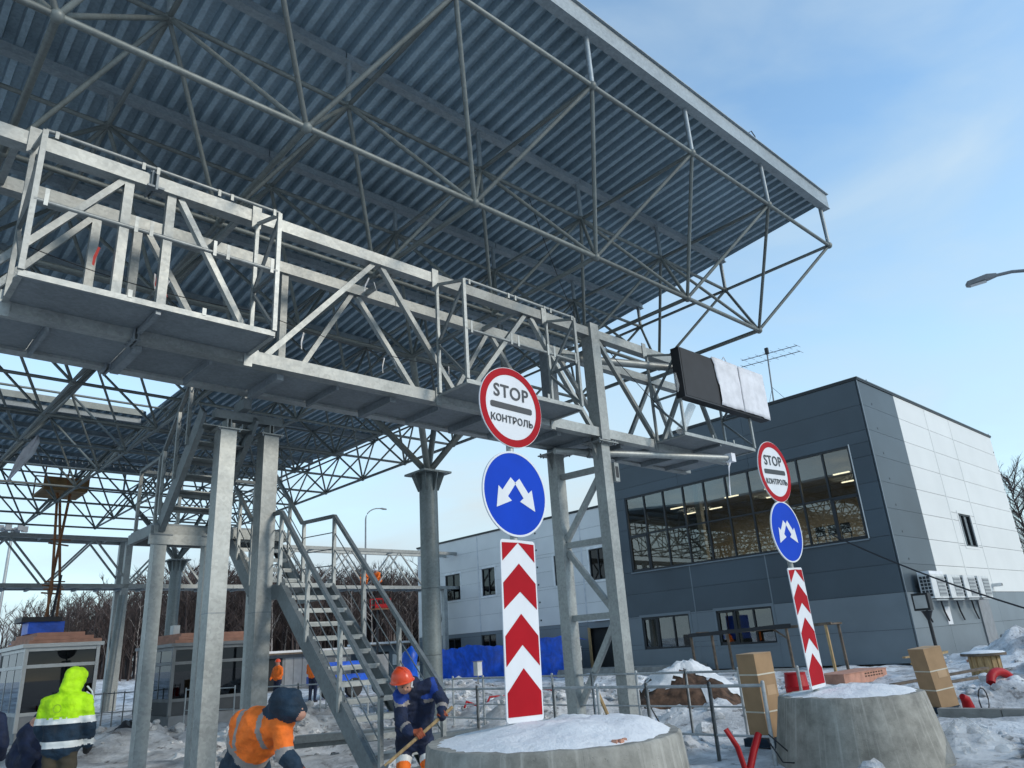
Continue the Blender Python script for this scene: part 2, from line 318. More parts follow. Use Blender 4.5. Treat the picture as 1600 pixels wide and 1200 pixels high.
gf = [(j * nx + i, j * nx + i + 1, (j + 1) * nx + i + 1, (j + 1) * nx + i) for j in range(len(gy) - 1) for i in range(nx - 1)]
tag(pm('snowy_ground', gv, gf, SNOWG, smooth=True), None, None, kind='structure')
# slushy road on the right
rv, rf = [], []
for j in range(41):
    for i in range(13):
        x, y = 11.2 + i * .3, -8.7 + j * .3; rv.append((x, y, .035 + .02 * nz(x * 1.5, y * 1.5)))
for j in range(40):
    for i in range(12): rf.append((j * 13 + i, j * 13 + i + 1, (j + 1) * 13 + i + 1, (j + 1) * 13 + i))
tag(pm('road', rv, rf, SLUSH, smooth=True), None, None, kind='structure')
kerb = tag(box('kerb', (14.98, -9, -.05), (15.0, 5.4, .0), CONCP), None, None, kind='structure')
for k in range(14): box('kerb_stone', (14.92, -8.6 + k, -.1), (15.10, -8.6 + k + .985, .13), CONCP, kerb)

# ================================================================== CANOPY SPACE FRAME
ZB, ZT, A = 8.48, 10.64, 3.0
TX = [-6.65 + A * i for i in range(9)]; TY = [6.22 + A * j for j in range(13)]
BX = [-5.15 + A * i for i in range(8)]; BY = [7.74 + A * j for j in range(12)]
def deck_z(y):
    j = (y - TY[0]) / A; j = min(j, 12 - j)
    return 12.02 - .275 * j if j < 4 else 10.92
can = thing('roof_canopy', 'vast steel canopy with corrugated decking on a tubular space frame', 'canopy', (5.35, 24.2, 0))
cpos = Vector((0, 0, 1.6))
def dist(p, q): return ((Vector(p) + Vector(q)) / 2 - cpos).length
for j, y in enumerate(TY):
    for i in range(8): tube('top_chord', (TX[i], y, ZT), (TX[i + 1], y, ZT), .042, TUBE, can)
for i, x in enumerate(TX):
    for j in range(12): tube('top_chord', (x, TY[j], ZT), (x, TY[j + 1], ZT), .042, TUBE, can)
for y in BY:
    for i in range(7): tube('bottom_chord', (BX[i], y, ZB), (BX[i + 1], y, ZB), .045, TUBE, can)
for x in BX:
    for j in range(11): tube('bottom_chord', (x, BY[j], ZB), (x, BY[j + 1], ZB), .055 if x > 15 else .045, TUBE, can)
diags = []
for i, x in enumerate(BX):
    for j, y in enumerate(BY):
        for a in (0, 1):
            for b in (0, 1): diags.append(((x, y, ZB), (TX[i + a], TY[j + b], ZT)))
vis = lambda p: (Vector(p) - cpos).dot(fwd) > 0.5 and abs((Vector(p) - cpos).dot(right)) < 0.8 * (Vector(p) - cpos).dot(fwd)
diags.sort(key=lambda d: dist(*d) + (0 if (vis(d[0]) or vis(d[1])) else 500))
for d in diags[:300]: tube('diagonal', d[0], d[1], .038, TUBE, can)
rv, rf = [], []
for p, q in diags[300:]:
    M = axis_matrix(p, q, .04, .04); b0 = len(rv)
    for z in (-.5, .5):
        for k in range(5): rv.append(M @ Vector((math.cos(k * 1.2566), math.sin(k * 1.2566), z)))
    rf += [(b0 + k, b0 + (k + 1) % 5, b0 + 5 + (k + 1) % 5, b0 + 5 + k) for k in range(5)]
tag(pm('diagonal_tubes', rv, rf, TUBE, can, True), None, None, kind='stuff')
for x in TX:
    for y in TY:
        ball('node', (x, y, ZT), .085, TUBE, can)
        dz = deck_z(y)
        tube('stool', (x, y, ZT), (x, y, dz - .17), .05, PURL, can)
        box('stool_plate', (x - .1, y - .1, dz - .20), (x + .1, y + .1, dz - .182), PURL, can)
for x in BX:
    for y in BY: ball('node', (x, y, ZB), .085, TUBE, can)
for y in TY[1:-1]:
    z = deck_z(y)
    for a in range(4):       # channel purlins in lengths
        x0 = -7.0 + a * 6.14; x1 = x0 + 6.12
        if abs(y - TY[7]) < .1 and x0 < 8: continue
        pl = box('purlin', (x0, y - .05, z - .18), (x1, y + .05, z - .005), PURL, can)
        box('flange', (x0, y - .085, z - .192), (x1, y + .085, z - .180), PURL, pl)
for y, s in ((TY[0], -1), (TY[-1], 1)):
    f0 = y + s * .10
    eb = box('eave_beam', (-7.0, min(f0, f0 + s * .05), 11.72), (17.55, max(f0, f0 + s * .05), 12.13), PURL, can)
    box('flange', (-7.0, min(f0 - s * .12, f0 + s * .07), 11.705), (17.55, max(f0 - s * .12, f0 + s * .07), 11.719), PURL, eb)
    box('flange', (-7.0, min(f0, f0 + s * .10), 12.131), (17.58, max(f0, f0 + s * .10), 12.15), PURL, eb)
# corrugated sheets, ribs along Y, 0.3 m pitch, each sheet 3 m wide
def deck_sheet(x0, x1, ys):
    prof = []; x = x0
    while x < x1 - 1e-6:
        prof += [(x, 0), (x + .10, 0), (x + .125, .165), (x + .275, .165)]; x += .3
    prof.append((x1, 0)); v, f = [], []; n = len(prof)
    for y in ys: v += [(px, y, deck_z(min(max(y, TY[0]), TY[-1])) + pz + .002) for px, pz in prof]
    for j in range(len(ys) - 1): f += [(j * n + i, (j + 1) * n + i, (j + 1) * n + i + 1, j * n + i + 1) for i in range(n - 1)]
    o = pm('roof_sheet', v, f, DECK, can)
    return o
k12 = [6.13] + TY[1:4]
for i in range(8):
    x0 = TX[i] - .3 if i == 0 else TX[i]; x1 = TX[i + 1] + (.3 if i == 7 else 0)
    deck_sheet(x0, x1, [6.16, TY[2]]); deck_sheet(x0, x1, [TY[2], TY[4]])
    if x1 < 8.4:
        deck_sheet(x0, x1, [TY[4], 24.3]); deck_sheet(x0, x1, [29.2, TY[8]])
    else: deck_sheet(x0, x1, [TY[4], TY[8]])
    deck_sheet(x0, x1, [TY[8], TY[10]]); deck_sheet(x0, x1, [TY[10], 42.3])
    # roof build-up above the ribs
box('gap_trim', (-6.9, 29.12, 10.86), (8.2, 29.17, 11.1), TUBE, can); box('gap_trim', (-6.9, 29.3, 10.62), (8.2, 29.42, 10.80), GALVD, can)
box('gap_trim', (-6.9, 24.31, 10.7), (8.2, 24.36, 11.0), DECK, can)
path_tube('lifting_loop', [(13.9, 6.1, 12.14), (13.85, 6.1, 12.3), (13.98, 6.1, 12.4), (14.12, 6.1, 12.32), (14.1, 6.1, 12.14)], .012, CABLE, can)
path_tube('drip_cable', catenary((9.8, 9.3, 10.6), (12.9, 10.7, 8.5), .25), .008, CABLE, can)
RAG = [((4.10, 24.5, 8.35), .03), ((3.98, 24.5, 8.0), .24), ((3.86, 24.46, 7.62), .27), ((3.68, 24.46, 7.2), .13), ((3.54, 24.45, 6.9), .03)]
v = []
for k, (q, w_) in enumerate(RAG):
    for t_ in (-1, -.4, .3, 1): v.append((q[0] + w_ * t_ * .8, q[1] + .07 * math.sin(t_ * 3 + k), q[2] + w_ * .5 * t_))
o = pm('plastic_rag', v, [(k * 4 + i, k * 4 + i + 1, k * 4 + i + 5, k * 4 + i + 4) for k in range(4) for i in range(3)], WRAP, None, True, (3.6, 24.5, 7.8)); o.modifiers.new('t', 'SOLIDIFY').thickness = .01
tag(o, 'pale plastic rag snagged on the canopy frame at far left', 'plastic rag')
for cx_, cy_, lb in ((11.35, 15.24, 'round steel column with flared cap nearest the stair foot'), (11.35, 33.24, 'round steel column with flared cap far behind the stair landing'),
                     (-.65, 15.24, 'round steel column under the near left half of the canopy'), (-.65, 33.24, 'round steel column under the far left half of the canopy')):
    c = thing('canopy_column', lb, 'column', (cx_, cy_, 0), 'round columns carrying the canopy')
    tube('shaft', (cx_, cy_, -.3), (cx_, cy_, 5.98), .235, COLM, c, 28)
    for z in (1.55, 3.1): tube('weld_seam', (cx_, cy_, z), (cx_, cy_, z + .012), .239, COLM, c, 28)
    box('cap_plate', (cx_ - .44, cy_ - .44, 5.98), (cx_ + .44, cy_ + .44, 6.03), COLM, c)
    for k in range(8):
        a = k * math.pi / 4; d = Vector((math.cos(a), math.sin(a), 0)); s = Vector((-d.y, d.x, 0)) * .012; b0 = Vector((cx_, cy_, 0))
        o_, i_ = .42, .23
        pts = [b0 + d * i_ + Vector((0, 0, 5.55)), b0 + d * (i_ + .04) + Vector((0, 0, 5.55)), b0 + d * o_ + Vector((0, 0, 5.93)), b0 + d * o_ + Vector((0, 0, 5.979)), b0 + d * i_ + Vector((0, 0, 5.979))]
        v = [p + s for p in pts] + [p - s for p in pts]
        pm('gusset', v, [(0, 1, 2, 3, 4), (9, 8, 7, 6, 5)] + [(i, (i + 5), ((i + 1) % 5) + 5, (i + 1) % 5) for i in range(5)], COLM, c)
    for sx_ in (-1.5, 1.5):
        for sy_ in (-1.5, 1.5): tube('strut', (cx_, cy_, 6.03), (cx_ + sx_, cy_ + sy_, ZB - .02), .085, TUBE, c, 12)

# ================================================================== SIGN GANTRY
YF, YB = 9.58, 10.98
def gantry(name, label, x0, x1, yf, yb, spans, verts_x, back=None, detail=True, m=GALV):
    g = thing(name, label, 'gantry', (x0, (yf + yb) / 2, 0))
    w = .20
    for y in (yf + w / 2, yb - w / 2):
        zt, zb = 8.07, 5.76
        for z in (zt, zb):
            segs = [x0, 2.5, 7.35, 11.72, x1] if detail else [x0, (x0 + x1) / 2, x1]
            for a, b in zip(segs, segs[1:]): box('chord', (a + .004, y - w / 2, z - w / 2), (b - .004, y + w / 2, z + w / 2), m, g)
        for (xb, xt) in (spans if y < (yf + yb) / 2 or back is None else back[0]): beam('diagonal', (xb, y, zb + .1), (xt, y, zt - .1), .085, .095, m, g, ref=(0, 1, 0))
        for xv in (verts_x if y < (yf + yb) / 2 or back is None else back[1]): beam('post', (xv, y, zb + .1), (xv, y, zt - .1), .12, .10, m, g)
    # floor: plate sheets on joists
    x = x0 + .02
    k = 0
    while x < x1 - .3:
        xe = min(x + 1.0, x1 - .02)
        box('floor_plate', (x + .004, yf + .2, 5.70), (xe - .004, yb - .2, 5.708), GALVD, g)
        if k % 2 == 0 or not detail: box('joist', (x + .02, yf + .2, 5.575), (x + .13, yb - .2, 5.699), GALVD, g)
        else: box('joist', (x + .02, yf + .2, 5.60), (x + .06, yb - .2, 5.699), GALVD, g)
        x = xe; k += 1
    x = x0 + 1.5
    while x < x1:                                    # top cross ties
        beam('cross_tie', (x, yf + .2, 8.05), (x, yb - .2, 8.05), .08, .08, m, g); x += 2.9
    return g
spans = [(-3.2, -1.4), (.35, -1.25), (.6, 2.15), (4.15, 2.9), (4.3, 6.13), (7.9, 6.3), (8.05, 9.73), (11.5, 9.9), (13.75, 12.0), (14.0, 15.5), (16.5, 15.6)]
gan = gantry('sign_gantry', 'near galvanised box truss gantry with service cages across the lanes', -3.5, 16.7, YF, YB, spans, [2.22, 2.78], back=([(-3.2, -1.4), (.35, -1.25), (.6, 2.08), (4.15, 2.85), (5.2, 6.42), (8.2, 6.55), (8.4, 9.73), (11.5, 9.9), (13.75, 12.0), (14.0, 15.5), (16.5, 15.6)], [2.13, 2.7, 5.1]))
# splice clamp, end plates
for z in (8.07, 5.76):
    for y in (YF + .1, YB - .1):
        box('splice_plate', (2.46, y - .15, z - .15), (2.485, y + .15, z + .15), GALVD, gan)
        box('splice_plate', (2.515, y - .15, z - .15), (2.54, y + .15, z + .15), GALVD, gan)
box('clamp', (2.40, YF - .12, 7.90), (2.62, YF - .005, 7.93), GALVD, gan); box('clamp', (2.50, YF - .14, 7.86), (2.53, YF - .10, 8.22), GALVD, gan)
# right-hand trestle of four members
lf = beam('leg', (11.78, YF + .13, -.2), (11.78, YF + .13, 5.53), .26, .26, GALV, gan)
beam('leg', (11.78, YF + .10, 5.6), (11.78, YF + .10, 8.28), .27, .30, GALV, gan)
lb_ = beam('leg', (11.62, YB - .08, -.2), (11.62, YB - .08, 5.53), .26, .26, GALV, gan)
beam('leg', (11.62, YB - .1, 5.6), (11.62, YB - .1, 8.1), .26, .27, GALVD, gan)
for (x, y) in ((11.78, YF + .13), (11.62, YB - .08)):
    box('flange_plate', (x - .3, y - .25, 5.532), (x + .3, y + .25, 5.556), GALV, gan)
    for s in (-1, 1):
        v = [(x + s * .131, y - .01, 5.53), (x + s * .28, y - .01, 5.53), (x + s * .131, y - .01, 5.18), (x + s * .131, y + .01, 5.53), (x + s * .28, y + .01, 5.53), (x + s * .131, y + .01, 5.18)]
        pm('gusset', v, [(0, 1, 2), (5, 4, 3), (0, 3, 4, 1), (1, 4, 5, 2), (2, 5, 3, 0)], GALV, gan)
bx_ = 11.70
for (z0, z1) in ((5.02, 5.02), (3.55, 3.55), (2.08, 2.08)): beam('brace', (bx_ - .06, YB - .2, z0), (bx_ + .06, YF + .25, z1), .11, .12, GALV, gan)
beam('brace', (bx_ - .06, YB - .2, 3.65), (bx_ + .06, YF + .25, 4.85), .10, .11, GALV, gan)
beam('brace', (bx_ - .06, YB - .2, 3.42), (bx_ + .06, YF + .25, 2.2), .10, .11, GALV, gan)
beam('brace', (bx_ - .06, YB - .2, .45), (bx_ + .06, YF + .25, 1.92), .10, .11, GALV, gan)
sq = box('cable_box', (11.93, YF - .06, 4.72), (12.07, YF + .02, 5.12), GALV, gan); box('cable_hole', (11.955, YF - .064, 4.80), (12.045, YF - .0605, 5.04), BLACK, sq)
# left twin posts and head beam
for x in (4.36, 5.06):
    beam('leg', (x, 11.1, -.2), (x, 11.1, 5.08), .25, .25, GALV, gan)
    box('flange_plate', (x - .19, 10.93, 5.082), (x + .19, 11.27, 5.10), GALV, gan)
    box('stub', (x - .03, 11.0, 5.10), (x - .01, 11.2, 5.26), GALV, gan); box('stub', (x + .03, 11.0, 4.9), (x + .045, 11.2, 5.26), GALV, gan)
    box('weld_seam', (x - .127, 10.973, 2.33), (x + .127, 11.227, 2.342), GALVD, gan)
box('head_beam', (4.15, 11.02, 5.262), (5.25, 11.18, 5.40), STAIR, gan); box('head_beam', (4.5, 10.8, 5.402), (4.62, 11.2, 5.57), STAIR, gan)
for (x, y) in ((11.78, YF + .13), (11.62, YB - .08)):
    for dx in (-.25, -.17, .17, .25):
        for dy in (-.2, .2): tube('bolt', (x + dx, y + dy, 5.50), (x + dx, y + dy, 5.60), .018, GALVD, gan, 6)
for z in (8.07, 5.76):
    for dz in (-.12, .12):
        for dy in (-.03, .1, .23): tube('bolt', (2.44, YF + dy, z + dz), (2.56, YF + dy, z + dz), .014, GALVD, gan, 6)
for x in (4.36, 5.06):
    for dx in (-.16, .16): tube('bolt', (x + dx, 10.95, 5.05), (x + dx, 10.95, 5.14), .014, GALVD, gan, 6)
# service cages hung on the front face
def cage(xa, xb, yo, tabs, lbl):
    fl = box('platform_floor', (xa, yo, 5.79), (xb, YF - .01, 5.81), GALVD, gan); fl['label'] = lbl
    box('floor_edge', (xa - .02, yo - .03, 5.775), (xb + .02, yo - .002, 5.85), GALV, fl)
    for x in (xa, xb): box('floor_edge', (x - .03, yo, 5.765), (x + .03, YF - .012, 5.788), GALV, fl)
    beam('floor_joist', ((xa + xb) / 2, yo + .02, 5.75), ((xa + xb) / 2, YF - .02, 5.75), .06, .06, GALVD, fl)
    for x in (xa, xb):
        beam('cage_post', (x, yo - .03, 5.85), (x, yo - .03, 7.70), .06, .05, GALV, fl)
        beam('cage_post', (x, YF - .05, 5.82), (x, YF - .05, 7.90), .055, .05, GALV, fl)
        beam('cage_post_top', (x, yo - .03, 7.68), (x, YF - .08, 7.90), .045, .045, GALV, fl)
        beam('cage_brace', (x, YF - .06, 6.75), (x, yo - .02, 7.62), .045, .045, STAIR, fl)
        beam('cage_brace', (x, YF - .06, 6.75), (x, yo - .02, 6.75), .045, .045, STAIR, fl)
        beam('cage_brace', (x, YF - .06, 6.70), (x, yo - .02, 5.90), .045, .045, STAIR, fl)
        box('hook_plate', (x - .07, YF - .02, 7.86), (x + .07, YF - .002, 8.24), GALV, fl)
        box('hook_plate', (x - .06, YF - .022, 5.60), (x + .06, YF - .003, 5.92), GALV, fl)
    tube('top_rail', (xa, yo - .03, 7.71), (xb, yo - .03, 7.71), .024, GALV, fl); tube('mid_rail', (xa, yo - .035, 6.76), (xb, yo - .035, 6.76), .026, GALV, fl)
    for t in tabs:
        x = xa + (xb - xa) * t
        box('rail_tab', (x - .022, yo - .068, 6.70), (x + .022, yo - .062, 6.92), GALV, fl); box('rail_tab', (x - .02, yo - .065, 7.62), (x + .02, yo - .060, 7.72), GALV, fl)
    for t in (.38, .68): box('rail_tab', (xa + (xb - xa) * t - .025, yo - .036, 5.83), (xa + (xb - xa) * t + .025, yo - .031, 5.93), GALV, fl)
TB = (.04, .37, .43, .70, .76, .97)
cage(1.06, 4.0, 8.8, TB, 'large left service cage floor'); cage(7.4, 10.22, 8.8, TB, 'middle service cage floor behind the red round sign'); cage(13.6, 16.55, 8.8, TB, 'right service cage floor under the display box')
# strips of marker tape tied inside the truss
random.seed(3)
for i, (x, y, z) in enumerate([(2.0, 9.9, 7.0), (2.95, 10.7, 7.25), (3.0, 10.72, 7.25), (3.05, 10.7, 7.2), (3.1, 10.72, 7.22), (3.16, 10.7, 7.2), (6.1, 9.75, 7.75), (6.2, 9.75, 7.7), (5.0, 9.9, 6.5), (6.7, 10.2, 6.55), (6.9, 10.2, 6.55), (7.0, 9.9, 6.0), (4.1, 9.9, 6.4), (8.3, 10.4, 6.8), (10.6, 10.4, 6.4)]):
    dx = random.uniform(-.08, .08)
    v = [(x, y, z), (x + .035, y + .02, z), (x + dx + .04, y + .03, z - .18), (x + dx, y - .01, z - .17), (x + dx * 1.5 + .05, y, z - .30), (x + dx * 1.5 + .015, y - .03, z - .30)]
    o = pm('marker_tape', v, [(0, 1, 2, 3), (3, 2, 4, 5)], ROPER if i in (2, 4, 0) else ROPE, gan)
path_tube('truss_wire', catenary((1.2, 10.2, 6.9), (4.2, 9.8, 6.6), .12), .006, CABLE, gan); path_tube('truss_wire', catenary((4.2, 9.8, 6.6), (7.6, 9.9, 6.5), .1), .006, CABLE, gan)
path_tube('truss_wire', catenary((12.0, 9.5, 7.8), (14.6, 9.2, 5.9), .1), .008, CABLE, gan)
# display box with white wrap
dsp = thing('display_box', 'long black electronic display half wrapped in white film', 'display', (15.4, 8.75, 6.6))
box('casing', (13.55, 8.60, 6.62), (17.22, 8.82, 7.82), BLACK, dsp); box('screen', (13.60, 8.592, 6.66), (14.95, 8.599, 7.79), LEDM, dsp)
def wrap_sheet(x0, x1):
    v, f = [], []; nx_, nz_ = 16, 12
    for j in range(nz_ + 1):
        for i in range(nx_ + 1):
            u, t = i / nx_, j / nz_; x = x0 + (x1 - x0) * u; z = 6.66 + 1.2 * t
            y = 8.575 + .012 * nz(x * 2.2, z * 2.8, x0) - (.012 if 0 < u < 1 else 0)
            if j == 0: z += .015 * nz(x * 3, 1.2) - .03 * (x > 16.9)
            if i == 0 and x0 < 15: x += .09 * nz(z * 3, 4.4) - .15 * (t - .5)
            v.append((x, y, z))
        v_ = v
    for j in range(nz_):
        for i in range(nx_): f.append((j * (nx_ + 1) + i, j * (nx_ + 1) + i + 1, (j + 1) * (nx_ + 1) + i + 1, (j + 1) * (nx_ + 1) + i))
    o = pm('wrap_film', v, f, WRAP, dsp, True)
    s = o.modifiers.new('thick', 'SOLIDIFY'); s.thickness = .006
wrap_sheet(14.98, 16.03); wrap_sheet(16.05, 17.27)
box('wrap_edge', (14.9, 8.60, 7.822), (17.28, 8.83, 7.845), WRAP, dsp)
path_tube('wrap_string', [(15.35, 8.6, 7.85), (15.4, 8.55, 7.95), (15.5, 8.58, 7.92), (15.6, 8.6, 7.86)], .01, WRAP, dsp)
path_tube('wrapped_arm', [(14.3, 8.95, 6.62), (14.1, 9.0, 6.3), (13.85, 9.05, 5.95)], [.1, .09, .12], PLASTIC, dsp, 8)
path_tube('loose_wrap', [(13.5, 8.75, 7.2), (13.47, 8.72, 6.9), (13.5, 8.74, 6.75)], [.03, .06, .02], PLASTIC, dsp, 6)
for s_, z_, lb, e in ((0, 5.47, 'long pale round pipe slung low under the gantry end', 1.72), (.35, 7.65, 'long pale round pipe crossing the gantry truss near the top chord', 1.1)):
    p0 = Vector((11.1 + s_, 10.42 - s_ * .37, z_)); d = Vector((2.51, -.937, 0))
    t = thing('steel_pipe', lb, 'pipe', tuple(p0), 'pipes lashed to the gantry')
    tube('pipe', p0, p0 + d * e, .07 if z_ < 6 else .09, GALV, t, 16)
    if z_ < 6:
        q = p0 + d * e; box('pipe_wrap', q + Vector((-.12, -.09, -.10)), q + Vector((.05, .09, .1)), WRAP, t)
        path_tube('hanging_tape', [q, q + Vector((-.25, -.05, -.25)), q + Vector((-.45, -.1, -.75)), q + Vector((-.48, -.1, -.95))], .02, WRAP, t, 5)
    tube('band', p0 + d * .3, p0 + d * .31, .1, GALV, t, 12)

# ================================================================== ACCESS STAIR
st = thing('access_stair', 'grey steel stair with landings climbing from the snow to the gantry', 'stair', (5.6, 9.4, 0))
XL, XR = 5.2, 6.05
def flight(xl, xr, y0, z0, y1, z1, n, rails=True, ext0=0.0, ext1=0.0):
    d = Vector((0, y1 - y0, z1 - z0)); u = d.normalized()
    for x in (xl, xr):
        s = beam('stringer', Vector((x, y0, z0)) - u * ext0, Vector((x, y1, z1)) + u * ext1, .05, .24, STAIR, st, ref=(0, 0, 1))
        for sg in (-1, 1):
            nrm = Vector((0, -u.z, u.y)) * (.115 * sg)
            beam('flange', Vector((x, y0, z0)) - u * ext0 + nrm + Vector((.03 if x == xl else -.03, 0, 0)), Vector((x, y1, z1)) + u * ext1 + nrm + Vector((.03 if x == xl else -.03, 0, 0)), .07, .012, STAIR, s)
    for k in range(1, n + 1):
        t = (k - .35) / n; y = y0 + (y1 - y0) * t; z = z0 + (z1 - z0) * (k / n)
        sg = 1 if y1 > y0 else -1
        tr = box('tread', (xl + .03, y - .13, z - .01), (xr - .03, y + .13, z + .008), GALV, st)
        ye = y - sg * .132
        box('nosing', (xl + .03, min(ye, ye + sg * .012), z - .055), (xr - .03, max(ye, ye + sg * .012), z - .0105), GALV, tr)
flight(XL, XR, 7.75, -.1, 10.85, 2.72, 14, ext0=.1)
flight(XL, XR, 11.75, 2.72, 12.95, 3.85, 6)
flight(3.95, 4.78, 12.45, 3.85, 11.15, 5.15, 6, ext0=.1, ext1=0)
for x in (3.95, 4.78): beam('stringer', (x, 11.15, 5.13), (x, 10.99, 5.33), .05, .22, STAIR, st)
box('mid_landing', (XL, 10.85, 2.68), (XR, 11.75, 2.72), STAIR, st)
for x in (XL, XR): beam('landing_edge', (x, 10.82, 2.62), (x, 11.8, 2.62), .05, .22, STAIR, st)
box('top_landing', (3.86, 12.5, 3.80), (XR + .05, 13.65, 3.84), GALVD, st)
for y in (12.5, 13.65): beam('landing_edge', (3.86, y, 3.72), (XR + .05, y, 3.72), .08, .16, GALV, st)
for x in (3.86, XR + .05): beam('landing_edge', (x, 12.5, 3.72), (x, 13.65, 3.72), .07, .16, STAIR, st)
for x, y in ((3.98, 12.56), (4.78, 12.56), (XR, 13.58)):
    beam('landing_post', (x, y, -.2), (x, y, 3.64), .19, .19, GALV, st)
    box('flange_plate', (x - .17, y - .13, 3.642), (x + .17, y + .13, 3.66), GALVD, st)
box('landing_beam', (3.80, 12.44, 3.50), (4.95, 12.5, 3.66), GALV, st)
# handrails
def rail(pts, posts, r=.03, wires=3, drop=1.05):
    for a, b in zip(pts, pts[1:]): beam('handrail', a, b, .055, .055, STAIR, st)
    for w in range(1, wires + 1):
        o = Vector((0, 0, -drop * w / (wires + 1)))
        for a, b in zip(pts, pts[1:]): tube('infill_bar', Vector(a) + o, Vector(b) + o, .009, STAIR, st, 5)
    for (p, dn) in posts: beam('rail_post', p, Vector(p) - Vector((0, 0, dn)), .05, .05, GALV, st)
for x in (XL - .03, XR + .03):
    pts = [(x, 7.95, 1.15), (x, 10.72, 3.80), (x, 11.82, 3.86), (x, 12.95, 4.95), (x, 13.6, 4.97)]
    if x < 5.5: pts = [(x, 7.95, 1.15), (x, 10.72, 3.80), (x, 11.82, 3.86), (x, 12.55, 4.55)]
    po = []
    for t in (0.01, .35, .68, 1.0): po.append(((x, 7.95 + 2.77 * t, 1.15 + 2.65 * t), 1.1))
    po += [((x, 11.75, 3.85), 1.05), ((x, 12.3, 4.32), 1.05)]
    if x > 5.5: po += [((x, 12.95, 4.95), 1.05), ((x, 13.6, 4.97), 1.1)]
    rail(pts, po)
for x in (3.92, 4.81):
    y0 = 12.6
    rail([(x, 12.62, 4.92), (x, 11.2, 6.28), (x, 10.95, 6.35)] if x > 4 else [(x, 13.6, 4.92), (x, 12.62, 4.95), (x, 11.2, 6.28), (x, 10.95, 6.35)], [((x, 12.5, 5.02), 1.05), ((x, 11.95, 5.55), 1.1), ((x, 11.5, 6.0), 1.1)])
rail([(3.9, 13.62, 4.92), (XR, 13.62, 4.92)], [((x, 13.62, 4.92), 1.1) for x in (3.92, 4.6, 5.3, 6.0)])
beam('rail_post', (3.9, 12.6, 4.95), (3.9, 12.6, 3.8), .05, .05, GALV, st)

# ================================================================== FAR GANTRY
fsp = []
x = 1.0
while x < 30: fsp += [(x, x + 1.75), (x + 3.6, x + 1.85)]; x += 3.65
g2 = gantry('sign_gantry', 'far box truss gantry behind the canopy with two workers on it', 0.5, 34.0, 41.3, 42.7, fsp, [], detail=False)
for x in (11.7, 32.0):
    for y in (41.45, 42.55): beam('leg', (x, y, -.2), (x, y, 8.15 if x < 20 else 5.66), .30, .30, GALV, g2)
    beam('brace', (x, 41.5, .5), (x, 42.5, 2.4), .1, .1, GALV, g2); beam('brace', (x, 42.5, 2.5), (x, 41.5, 4.5), .1, .1, GALV, g2)
tube('leg_sleeve', (11.35, 41.2, -.1), (11.55, 41.2, 5.3), .16, COLM, g2, 12)

# ================================================================== BUILDINGS
def cut(rects, hole):
    out = []; h0, h1, v0, v1 = hole
    for (a0, a1, b0, b1) in rects:
        if a1 <= h0 or a0 >= h1 or b1 <= v0 or b0 >= v1: out.append((a0, a1, b0, b1)); continue
        if b0 < v0: out.append((a0, a1, b0, v0))
        if b1 > v1: out.append((a0, a1, v1, b1))
        m0, m1 = max(b0, v0), min(b1, v1)
        if a0 < h0: out.append((a0, h0, m0, m1))
        if a1 > h1: out.append((h1, a1, m0, m1))
    return [r for r in out if r[1] - r[0] > .05 and r[3] - r[2] > .05]
def panels(parent, face, plane, cols, rows, m, holes, name='cladding_panel', gap=.012, th=.05):
    for a0, a1 in zip(cols, cols[1:]):
        for b0, b1 in zip(rows, rows[1:]):
            rs = [(a0, a1, b0, b1)]
            for h in holes: rs = cut(rs, h)
            for (p0, p1, q0, q1) in rs:
                g = gap / 2
                if face == 'x': box(name, (plane - th, p0 + g, q0 + g), (plane, p1 - g, q1 - g), m, parent)
                else: box(name, (p0 + g, plane - th, q0 + g), (p1 - g, plane, q1 - g), m, parent)
def window(parent, face, plane, a0, a1, b0, b1, nv, zs, fmat, glass, fw=.07, depth=.10, surround=None, casement=()):
    # frame ring, mullions and one pane per light
    def bx(name, p0, p1, q0, q1, d0, d1, m, par):
        if face == 'x': return box(name, (plane + d0, p0, q0), (plane + d1, p1, q1), m, par)
        return box(name, (p0, plane + d0, q0), (p1, plane + d1, q1), m, par)
    wn_ = bx('window_frame', a0, a1, b0, b0 + fw, -.02, depth, fmat, parent)
    bx('frame_bar', a0, a1, b1 - fw, b1, -.02, depth, fmat, wn_); bx('frame_bar', a0, a0 + fw, b0 + fw, b1 - fw, -.021, depth, fmat, wn_); bx('frame_bar', a1 - fw, a1, b0 + fw, b1 - fw, -.021, depth, fmat, wn_)
    w = (a1 - a0) / nv; zz = [b0] + list(zs) + [b1]
    for i in range(1, nv): bx('mullion', a0 + i * w - fw * .45, a0 + i * w + fw * .45, b0 + fw, b1 - fw, -.018, depth * .9, fmat, wn_)
    for z in zs: bx('transom', a0 + fw, a1 - fw, z - fw * .4, z + fw * .4, -.012, depth * .8, fmat, wn_)
    for i in range(nv):
        for j in range(len(zz) - 1):
            bx('pane', a0 + i * w + fw * .3, a0 + (i + 1) * w - fw * .3, zz[j] + fw * .3, zz[j + 1] - fw * .3, .045, .052, glass, wn_)
            if (i, j) in casement:
                c0, c1, e0, e1 = a0 + i * w + .03, a0 + (i + 1) * w - .03, zz[j] + .05, zz[j + 1] - .03
                for r_ in ((c0, c1, e0, e0 + .09), (c0, c1, e1 - .09, e1), (c0, c0 + .09, e0, e1), (c1 - .09, c1, e0, e1)): bx('casement_bar', *r_, -.028, .03, fmat, wn_)
    if surround:
        s = .13
        for r_ in ((a0 - s, a1 + s, b0 - s, b0 - .004), (a0 - s, a1 + s, b1 + .004, b1 + s), (a0 - s, a0 - .004, b0, b1), (a1 + .004, a1 + s, b0, b1)): bx('surround', *r_, -.07, -.052, surround, wn_)
    return wn_
